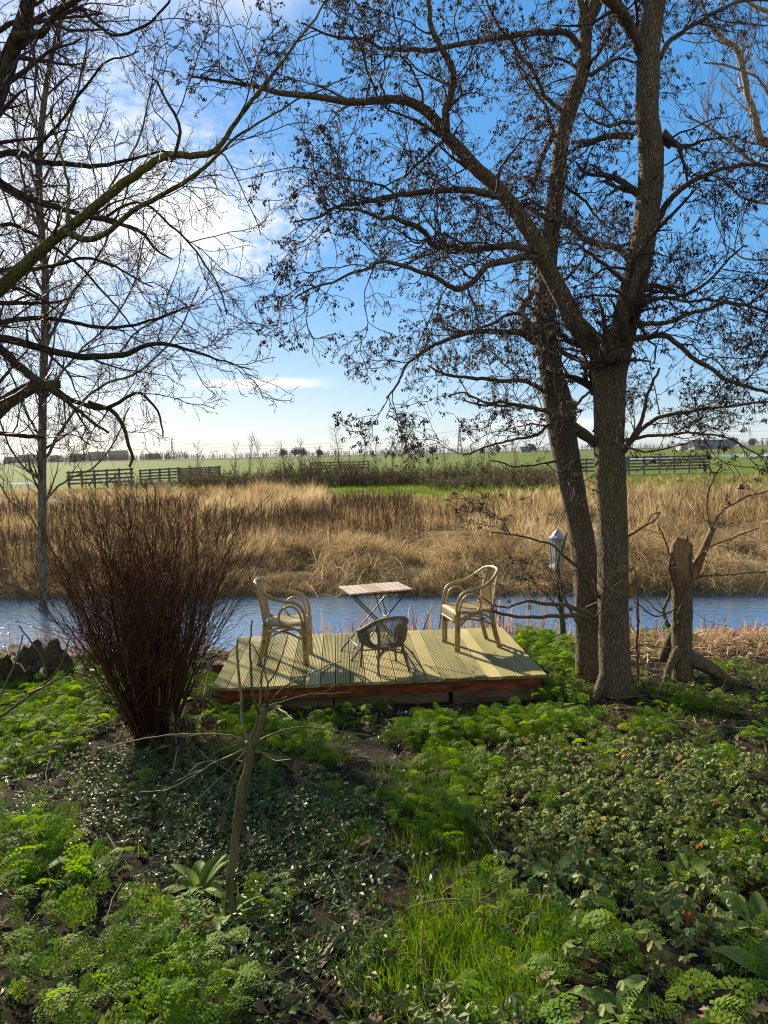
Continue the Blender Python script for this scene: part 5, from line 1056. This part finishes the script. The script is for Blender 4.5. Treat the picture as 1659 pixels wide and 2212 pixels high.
for args in ((420, -2.2, 2.6, 9.75, 10.5, (.3, .75), .22, .6), (560, 1.9, 7.5, 9.9, 10.6, (.16, .46), .5, .75), (80, -5.4, -2.6, 9.9, 10.4, (.25, .6), .5, .7), (110, -9, -5, 9.9, 10.4, (.3, .7), .4, .7), (150, 7.5, 11, 9.8, 10.9, (.3, .7), .5, .7)):
    P = bank(*args); ribbons(A, P, rng.uniform(.010, .026, len(P)), rng.uniform(0, 1, len(P)))
P = bank(3400, 1.8, 8.5, 8.0, 10.5, (.2, .6), 1.45, .2, .03); P[:, 1:, 2] = np.clip(P[:, 1:, 2], terr(P[:, 1:, 0], P[:, 1:, 1]) + .015, terr(P[:, 1:, 0], P[:, 1:, 1]) + rng.uniform(.02, .16, len(P))[:, None]); ribbons(A, P, rng.uniform(.006, .018, len(P)), rng.uniform(.2, 1, len(P)))
P = bank(500, -7, -1.7, 9.2, 10.3, (.2, .6), 1.4, .2, .02); P[:, 1:, 2] = np.maximum(P[:, 1:, 2], terr(P[:, 1:, 0], P[:, 1:, 1]) + .02); ribbons(A, P, rng.uniform(.006, .016, len(P)), rng.uniform(.0, .8, len(P)))
tag(A.build('dead_cattails', M['cattail'], smooth=False), 'snapped orange-brown dead cattails along the near water edge', 'dead cattails', kind='stuff')

# ------------------------------------------------------------------ far bank: dry grass
M['straw'] = surf('dry_grass', [(.12, .092, .052), (.255, .195, .102), (.43, .345, .19), (.62, .54, .35)], 1.2, .7, 0, tint=1, trans=.42)
M['drystem'] = surf('dry_dark_stem', [(.08, .05, .035), (.18, .115, .075), (.34, .24, .15)], 1.2, .7, 0, tint=1, trans=.2)
A = Acc()
def shore(x): return 14.0 - .095 * np.clip(x, -14, 14) + .42
def tuss(n, x0, x1, y0, y1, per, length, wid, lean, droop, edge=0, tshift=0, n5=5, spread=.09):
    x = rng.uniform(x0, x1, n); y = rng.uniform(y0, y1, n); y = np.where(edge, shore(x) + (y - y0), y); P0 = np.column_stack([x, y, terr(x, y)])
    big = np.clip(.9 + .38 * wav(x, y, 1.1, 12) + rng.normal(0, .15, n), .4, 1.5)
    hollow = wav(x, y, 1.9, 17) + rng.normal(0, .25, n) > (-.38 if y0 < 12 else -9); x, y, P0, big = x[hollow], y[hollow], P0[hollow], big[hollow]; n = len(x)
    fa = 2.2 * wav(x, y, .6, 61) + rng.normal(0, .9, n) - 1.2; fl = np.column_stack([np.cos(fa), np.sin(fa), np.zeros(n)]) * rng.uniform(.05, .34, n)[:, None] * (1 if y0 < 12 else .6)
    B, W, own = blades(P0, per, length, wid, lean, droop, .1, n5, spread, fl); o = B[:, :1]; B = o + (B - o) * big[own][:, None, None]
    tn = np.clip(.5 + tshift + (.26 * wav(x, y, .9, 21) + .26 * wav(x, y, 2.7, 22) + rng.normal(0, .12, n) - .06)[own] + rng.normal(0, .2, len(B)), 0, 1); ribbons(A, B, W, tn)
tuss(560, -11, 11, 0.05, .6, 44, (.25, .6), (.006, .012), .95, .42, edge=1)
tuss(900, -11, 11, .3, 3.0, 40, (.3, .75), (.007, .013), .95, .50, edge=1)
tuss(1100, -12, 13, 2.6, 7.5, 34, (.3, .75), (.009, .016), .9, .42, edge=1, tshift=-.06)
tuss(1500, -17, 18, 21, 28, 26, (.25, .62), (.011, .02), .65, .24, tshift=-.08)
tuss(1200, -21, 22, 27, 34, 22, (.22, .52), (.014, .024), .6, .2, tshift=-.1)
tuss(1100, -42, -5, 33, 58, 16, (.35, .8), (.022, .04), .6, .2, tshift=-.12)
tuss(350, -8, 14, 33, 40, 16, (.25, .55), (.022, .035), .6, .25, tshift=-.05)
tuss(300, 10, 34, 36, 56, 16, (.3, .7), (.022, .04), .6, .2, tshift=.05)
tuss(500, 6, 24, 22, 38, 30, (.4, .9), (.015, .026), .4, .1, tshift=.18)
tuss(260, 2.5, 8, 18, 24, 34, (.3, .75), (.012, .02), .55, .16, tshift=.15)
tuss(150, -6.6, -2.4, 25, 31, 70, (.7, 1.15), (.012, .022), .22, .05, tshift=.24, spread=.16)
tuss(60, -5.2, -3.9, 27, 31, 80, (.9, 1.3), (.012, .022), .22, .05, tshift=.3, spread=.16)
tag(A.build('dry_grass', M['straw']), 'tousled straw-coloured dry grass over the far bank', 'dry grass', kind='stuff')
A = Acc()
def stems(n, x0, x1, y0, y1, length):
    x = rng.uniform(x0, x1, n); y = rng.uniform(y0, y1, n); k = wav(x, y, .5, 31) > -.5; x, y = x[k], y[k]; N = len(x); st = np.column_stack([x, y, terr(x, y)])
    S0 = walk(st, np.column_stack([rng.normal(0, .10, N), rng.normal(0, .1, N), np.ones(N)]), rng.uniform(*length, N), 4, .05); r = rng.uniform(.004, .0075, N)[:, None] * np.ones(4) * (y[:, None] / 22); tubes(A, S0, r, 3, rng.uniform(0, .9, N))
    Q, q = spawn(S0, r, 3, .5, 1, 26, (.12, .35), .7, 3, .08, (0, 0, .08), .003); tubes(A, Q, np.maximum(q, .0035), 3, rng.uniform(.1, 1, len(Q)))
stems(3800, -20, 1, 18, 33, (.45, .95)); stems(900, 0, 16, 19, 30, (.4, .8)); stems(900, -12, -4, 15.4, 18, (.5, .9))
tag(A.build('dry_stems', M['drystem']), 'upright reddish-brown dead stems standing in the far bank growth', 'dry stems', kind='stuff')
# green tussocks on the meadow behind
A = Acc(); n = 2600; x = rng.uniform(-8, 45, n); y = rng.uniform(37, 62, n); P0 = np.column_stack([x, y, terr(x, y)]); B, W, own = blades(P0, 14, (.08, .28), (.02, .045), .5, .12, .1, 4, .25); ribbons(A, B, W, rng.uniform(0, 1, len(B)))
M['meadow'] = surf('meadow_grass', [(.07, .11, .012), (.12, .175, .02), (.22, .23, .06)], .4, .7, 0, tint=1, trans=.35)
tag(A.build('meadow_grass', M['meadow']), 'rough green grass tufts on the meadow beyond the reeds', 'meadow grass', kind='stuff')

# ------------------------------------------------------------------ brambles, saplings and fences in the meadow
M['bramble'] = surf('bramble', [(.07, .048, .034), (.15, .11, .068), (.12, .12, .055), (.26, .205, .13)], .5, .75, 0, tint=1, trans=.2)
A = Acc()
def thicket(n, pa, pb, ya, yb, h, nl):
    px = rng.uniform(pa, pb, n); y = rng.uniform(ya, yb, n); x = (px - 829.5) / F * y; st = np.column_stack([x, y, terr(x, y)]); hm = np.clip(1 + .4 * wav(x, y, .55, 41), .4, 1.5)
    d = np.column_stack([rng.normal(0, .4, n), rng.normal(0, .4, n), np.ones(n)]); S0 = walk(st, d, rng.uniform(*h, n) * hm, 7, .16, (0, 0, -.09)); tubes(A, S0, np.linspace(1, .5, 7)[None] * rng.uniform(.012, .022, n)[:, None], 3, rng.uniform(0, .5, n))
    Q, q = spawn(S0, np.full((n, 7), .014), 4, .2, 1, 45, (.2, .6), .7, 4, .2, (0, 0, .0), .009); tubes(A, Q, q, 3, rng.uniform(0, .6, len(Q)))
    pk = Q.reshape(-1, 3)[rng.integers(0, len(Q) * 4, nl)]; scatter(A, pv, pf, rng.uniform(0, 6.28, nl), rng.normal(0, .7, nl), rng.normal(0, .7, nl), rng.uniform(.08, .2, nl), pk + rng.normal(0, .06, (nl, 3)), rng.uniform(.2, 1, nl))
thicket(1500, 390, 1200, 56, 61, (.7, 1.7), 13000); thicket(500, 470, 900, 58, 62, (1.2, 2.4), 4000); thicket(260, 930, 1200, 48, 53, (.5, 1.1), 3500); thicket(200, 250, 480, 60, 66, (.5, 1.1), 1500)
tag(A.build('bramble_thicket', M['bramble']), 'tangled brown and green bramble thicket along the meadow ditch', 'brambles', kind='stuff')
def wild(px, Y, top, spread, seed, label, grp=None):
    """bare upright sapling; top = photo y of its tip"""
    g = at(px, 1000, Y); z0 = float(terr(g[0], Y)); H_ = at(px, top, Y)[2] - z0
    r = empty('bare_sapling', (g[0], Y, z0), label, 'sapling', grp); k = max(1.0, Y / 40)
    T_ = walk(np.array([[0, 0, -.05]]), np.array([[rng.normal(0, .06), 0, 1.]]), np.array([H_]), 12, .035); Rr = np.linspace(.022, .006, 12)[None] * k
    A = Acc(); tubes(A, T_, Rr, 6); A.build('trunk', M['twig'], r)
    Q, q = spawn(T_, Rr, int(11 + H_ * 5), .18, 1, 30, (H_ * .18, H_ * .42), .5, 6, .08, (0, 0, .07), .0055 * k); Q2, q2 = spawn(Q, q, 4, .2, 1, 28, (H_ * .06, H_ * .17), .7, 4, .1, (0, 0, .05), .0045 * k)
    A = Acc(); tubes(A, Q, q, 3); tubes(A, Q2, q2, 3); A.build('crown', M['twig'], r)
wild(738, 57, 922, 1, 1, 'tallest bare sapling rising from the bramble thicket in mid meadow')
wild(566, 56, 945, 1, 2, 'bare sapling standing in the thicket right of the dense fence panel')
for px, Y, top in ((425, 62, 962), (500, 58, 965), (532, 60, 958), (615, 58, 962), (650, 60, 955), (690, 59, 968), (782, 58, 962), (812, 60, 958), (850, 57, 955), (886, 60, 950), (905, 58, 958), (930, 60, 965), (960, 57, 955), (1010, 58, 968), (1060, 60, 965), (1110, 57, 962)):
    wild(px, Y, top, 1, 3, 'thin bare shoot standing in the row of saplings along the meadow ditch', 'bare saplings along the meadow ditch')
M['greywood'] = surf('weathered_fence', [(.07, .07, .07), (.15, .15, .15), (.24, .235, .23)], 3, .85, 0)
def fence(name, pxa, pxb, Ya, Yb, ba, bb, ta, tb_, nr, npost, label, brace=False, over=.02):
    a0, b0 = at(pxa, ba, Ya), at(pxb, bb, Yb); a1, b1 = at(pxa, ta, Ya), at(pxb, tb_, Yb); za, zb_ = float(terr(a0[0], Ya)), float(terr(b0[0], Yb)); o = np.array((a0[0], Ya, za))
    ha, hb = a1[2] - za, b1[2] - zb_; r = empty(name, tuple(o), label, 'fence'); A0 = np.array((0, 0, 0.)); B0 = np.array((b0[0], Yb, zb_)) - o; nv = nrm(np.array((-(B0[1]), B0[0], 0)))
    for k in range(nr):
        f = 1 - k / nr * .86 - .06; A = Acc(); e = nrm(B0) * over * 10; bar(A, A0 + (0, 0, ha * f) - e - nv * .05, B0 + (0, 0, hb * f) + e - nv * .05, .035, .17 if nr < 6 else .15); A.build('rail', M['greywood'], r, smooth=False)
    for k in range(npost):
        f = k / (npost - 1); c = A0 * (1 - f) + B0 * f; h = ha * (1 - f) + hb * f; A = Acc(); box(A, c + (0, 0, h * .5), (.17, .15, h * 1.06)); A.build('post', M['greywood'], r, smooth=False)
    if brace:
        for u, v in brace: A = Acc(); bar(A, A0 * (1 - u) + B0 * u + (0, 0, ha * .12) + nv * .05, A0 * (1 - v) + B0 * v + (0, 0, ha * .85) + nv * .05, .035, .14); A.build('diagonal_brace', M['greywood'], r, smooth=False)
fence('rail_fence', 150, 285, 66, 68, 1054, 1048, 1019, 1011, 4, 6, 'grey four-rail cattle fence at the left of the meadow, crossed by a diagonal', [(.3, .45), (.55, .8)])
fence('rail_gate', 304, 386, 76, 80, 1041, 1036, 1015, 1010, 4, 5, 'open grey rail gate between the diagonal-braced fence and the dense panel')
fence('board_panel', 390, 474, 80, 82, 1036, 1033, 1011, 1007, 7, 5, 'dense grey board panel where the left fence meets the brambles')
fence('rail_fence', 672, 796, 108, 112, 1014, 1010, 999, 996, 3, 7, 'distant low grey fence half hidden behind the bramble thicket')
fence('rail_fence', 1222, 1352, 66, 68, 1029, 1025, 992, 989, 4, 4, 'grey rail fence seen behind the two alder trunks')
fence('rail_fence', 1358, 1520, 68, 69, 1026, 1019, 986, 983, 5, 6, 'tall grey rail fence with jutting top rails right of the alders', [(.1, .35), (.5, .62)], .06)

# ------------------------------------------------------------------ horizon
M['steelgrey'] = surf('pylon_steel', [(.05, .055, .06), (.08, .085, .09)], 1, .6, 0)
def pylon(px, Y, H_, label):
    g = at(px, 975, Y); r = empty('power_pylon', (g[0], Y, 0), label, 'pylon', rz=R(10)); s = H_ / 45; A = Acc(); lev = [(0, 4.2), (9, 3.0), (17, 2.1), (24, 1.4), (31, 1.1), (37, .9), (43, .3)]
    for i in range(len(lev) - 1):
        (z0, w0_), (z1, w1) = lev[i], lev[i + 1]
        for sx_, sy_ in ((-1, -1), (1, -1), (1, 1), (-1, 1)):
            bar(A, (sx_ * w0_ * s, sy_ * w0_ * s, z0 * s), (sx_ * w1 * s, sy_ * w1 * s, z1 * s), .75, .75, (0, 1, .1))
        for (c0, c1) in (((-1, -1), (1, -1)), ((1, -1), (1, 1)), ((1, 1), (-1, 1)), ((-1, 1), (-1, -1))):
            bar(A, (c0[0] * w0_ * s, c0[1] * w0_ * s, z0 * s), (c1[0] * w1 * s, c1[1] * w1 * s, z1 * s), .42, .42, (0, 0.1, 1)); bar(A, (c1[0] * w0_ * s, c1[1] * w0_ * s, z0 * s), (c0[0] * w1 * s, c0[1] * w1 * s, z1 * s), .42, .42, (0, .1, 1))
    A.build('lattice_tower', M['steelgrey'], r, smooth=False)
    for z, w in ((25, 6.5), (31, 8), (37, 5.5)):
        A = Acc()
        for q in (-1, 1): bar(A, (0, 0, (z + 1.5) * s), (q * w * s, 0, z * s), .4, .4); bar(A, (0, 0, z * s), (q * w * s, 0, z * s), .35, .35)
        A.build('cross_arm', M['steelgrey'], r, smooth=False)
    return np.array((g[0], Y, 0))
p1 = pylon(993, 1400, 52, 'lattice power pylon on the horizon left of the alders'); p2 = pylon(372, 1750, 50, 'fainter lattice power pylon on the horizon behind the rail gate')
M['wire'] = surf('power_wire', [(.06, .06, .065), (.08, .08, .085)], 1, .6, 0)
def wire(a, b, sag, r, label):
    f = np.linspace(0, 1, 40)[:, None]; P = a * (1 - f) + b * f; P[:, 2] -= (4 * sag * f * (1 - f))[:, 0]; A = Acc(); tubes(A, P - P[0], np.full(40, r), 4); o = A.build('power_line', M['wire']); o.location = tuple(P[0]); tag(o, label, 'power line')
for z, w in ((42, -6), (35, 7)): wire(p1 + (w, 0, z), p2 + (w, 0, z), 16, .16, 'upper sagging power line between the two pylons' if z == 42 else 'lower sagging power line between the two pylons')
p3_ = np.array((1500., 1000., 0))
for z, w in ((42, -6), (35, 7)): wire(p1 + (w, 0, z), p3_ + (w, 0, z), 18, .13, 'upper power line running right from the near pylon' if z == 42 else 'lower power line running right from the near pylon')
first = None
for k, px in enumerate((462, 591, 732, 858, 1100, 1652)):
    g = at(px, 975, 900)
    if first is None:
        first = empty('railway_portal', (g[0], 900, 1.6), 'far H-shaped railway catenary portal on the embankment', 'catenary portal', 'railway portals on the embankment')
        for q in (-3.6, 3.6): A = Acc(); box(A, (q, 0, 4.6), (.55, .5, 9.2)); A.build('mast', M['steelgrey'], first, smooth=False)
        A = Acc(); box(A, (0, 0, 8.2), (9.6, .4, .5)); A.build('cross_beam', M['steelgrey'], first, smooth=False)
    else: c = copy_tree(first); c.location = (g[0], 900, 1.6)
M['embank'] = surf('embankment', [(.06, .045, .03), (.12, .09, .055), (.14, .13, .06)], .05, .95, 0)
A = Acc(); xs = np.linspace(-2500, 2500, 400); V = []
for x in xs:
    h = 1.9 + .25 * math.sin(x * .021) + .2 * math.sin(x * .07)
    V += [(x, 885, -.2), (x, 893, h * .9), (x, 897, h), (x, 905, h), (x, 915, -.2)]
i = np.arange(400 * 5).reshape(400, 5); A.add(V, np.stack([i[:-1, :-1], i[1:, :-1], i[1:, 1:], i[:-1, 1:]], -1).reshape(-1, 4)); tag(A.build('railway_embankment', M['embank']), kind='structure')
# tree line
M['fartree'] = surf('far_bare_trees', [(.045, .035, .033), (.085, .068, .06), (.12, .10, .085)], .05, .9, 0, tint=.6)
A = Acc()
def farline(n, x0, x1, Y, h0, h1, gap):
    x = rng.uniform(x0, x1, n); cl = .5 + .5 * wav(x, x * 0, .011, 51) + .25 * wav(x, x * 0, .05, 52); keep = rng.uniform(0, 1, n) < np.clip(cl + gap, .1, 1); x = x[keep]; cl = cl[keep]; n = len(x); y = Y + rng.uniform(-40, 40, n)
    h = (h0 + (h1 - h0) * np.clip(cl, 0, 1)) * rng.uniform(.55, 1.05, n); st = np.column_stack([x, y, np.zeros(n)]); S0 = walk(st, np.column_stack([rng.normal(0, .1, n), np.zeros(n), np.ones(n)]), h, 4, .06); tubes(A, S0, np.linspace(.4, .15, 4)[None] * np.ones((n, 1)), 3, rng.uniform(0, 1, n))
    Q, q = spawn(S0, np.full((n, 4), .25), 7, .25, 1, 38, (1.5, 5.0), .7, 3, .15, (0, 0, .06), .16); tubes(A, Q, q, 3, rng.uniform(0, 1, len(Q)))
farline(1500, -1100, 1400, 1250, 5, 13, .25); farline(1600, -1700, 1800, 1900, 9, 17, .45); farline(420, -520, -300, 1150, 10, 19, .5)
tag(A.build('far_treeline', M['fartree'], smooth=False), 'hazy grey-brown bare tree line along the horizon', 'tree line', kind='stuff')
k = 0
for px, h in ((612, 13), (638, 15), (655, 13), (690, 11), (878, 11), (935, 12), (1150, 11), (1585, 14), (1625, 12)):
    g = at(px, 975, 1050); r = empty('far_tree', (g[0], 1050, 0), 'round crowned bare tree standing out of the tree line on the horizon', 'tree', 'trees standing out on the horizon')
    A = Acc(); tubes(A, np.array([[(0, 0, -.2), (0, 0, h * .5), (0, 0, h)]]), np.array([[.6, .45, .15]]), 6); A.build('trunk', M['fartree'], r)
    n = 130; S0 = walk(np.column_stack([np.zeros(n), np.zeros(n), rng.uniform(h * .15, h * .6, n)]), nrm(np.column_stack([rng.normal(0, 1, n), rng.normal(0, .7, n), rng.uniform(.2, 1.2, n)])), rng.uniform(h * .3, h * .62, n), 5, .16, (0, 0, .07)); Q, q = spawn(S0, np.full((n, 5), .2), 5, .3, 1, 42, (1, 3.2), .7, 3, .1, (0, 0, .02), .15)
    A = Acc(); tubes(A, S0, np.full((n, 5), .2), 3); tubes(A, Q, q, 3); A.build('crown', M['fartree'], r)
# far buildings
M['slate'] = surf('barn_roof', [(.10, .12, .15), (.14, .16, .20)], .3, .6, 0); M['brickwall'] = surf('far_wall', [(.22, .2, .19), (.32, .3, .28)], .1, .8, 0); M['pale'] = surf('pale_wall', [(.5, .5, .5), (.6, .6, .6)], .1, .8, 0); M['win'] = surf('dark_window', [(.03, .035, .04), (.05, .055, .06)], .5, .3, 0)
def barn(px, Y, w, d, hw, hr, label, cat='barn', rz=0, mats=('brickwall', 'slate'), name='barn'):
    g = at(px, 975, Y); r = empty(name, (g[0], Y, 0), label, cat, rz=rz); A = Acc(); box(A, (0, 0, hw / 2), (w, d, hw)); A.build('wall', M[mats[0]], r, smooth=False)
    A = Acc(); V = [(-w / 2 - .3, -d / 2 - .4, hw + .01), (w / 2 + .3, -d / 2 - .4, hw + .01), (w / 2 + .3, d / 2 + .4, hw + .01), (-w / 2 - .3, d / 2 + .4, hw + .01), (-w / 2 - .3, 0, hr), (w / 2 + .3, 0, hr)]; A.add(V, [[0, 1, 5, 4], [2, 3, 4, 5], [3, 2, 1, 0]]); A.add(V, [[0, 4, 3], [1, 2, 5]]); A.build('roof', M[mats[1]], r, smooth=False)
    for q in (-.3, .3): A = Acc(); box(A, (q * w, -d / 2 - .02, hw * .45), (w * .14, .1, hw * .7)); A.build('barn_door', M['win'], r, smooth=False)
    return r
barn(1535, 520, 26, 14, 2.6, 6.8, 'long low barn with a blue-grey roof on the horizon at the right', rz=R(-6))
barn(1478, 560, 9, 8, 3.0, 5.2, 'small pale shed just left of the blue-grey barn', 'shed', 0, ('pale', 'slate'), 'shed')
barn(1135, 900 - 30, 12, 9, 3.2, 7, 'little farmhouse on the horizon just left of the leaning alder', 'house', 0, ('brickwall', 'slate'), 'farmhouse')
def block(px, w, h, label):
    g = at(px, 975, 2300); r = empty('apartment_block', (g[0], 2300, 0), label, 'building', 'apartment blocks on the hazy left horizon'); A = Acc(); box(A, (0, 0, h / 2), (w, 14, h)); A.build('wall', M['brickwall'], r, smooth=False)
    A = Acc(); box(A, (0, 0, h + .6), (w * .3, 6, 1.2)); A.build('roof_housing', M['brickwall'], r, smooth=False); nf_ = int(h / 3.2)
    for f in range(nf_): A = Acc(); box(A, (0, -7.02, 1.9 + f * 3.1), (w * .94, .1, 1.3)); A.build('window', M['win'], r, smooth=False)
for px, w, h in ((25, 42, 20), (62, 60, 26), (120, 34, 22), (168, 46, 25), (210, 55, 30), (255, 58, 32), (330, 40, 20)): block(px, w, h, 'pale apartment block seen through haze on the far left horizon')

# ------------------------------------------------------------------ air
A = Acc(); box(A, (0, 1600, 29.0), (6400, 3400, 64)); m = bpy.data.materials.new('haze'); m.use_nodes = True; n = m.node_tree.nodes; n.remove(n['Principled BSDF'])
pvv = n.new('ShaderNodeVolumePrincipled'); pvv.inputs['Color'].default_value = (.86, .88, .90, 1); pvv.inputs['Density'].default_value = .00006; pvv.inputs['Anisotropy'].default_value = 0
m.node_tree.links.new(pvv.outputs[0], n['Material Output'].inputs['Volume'])
tag(A.build('haze', m, smooth=False), 'thin pale haze over the distant fields', 'haze', kind='stuff')
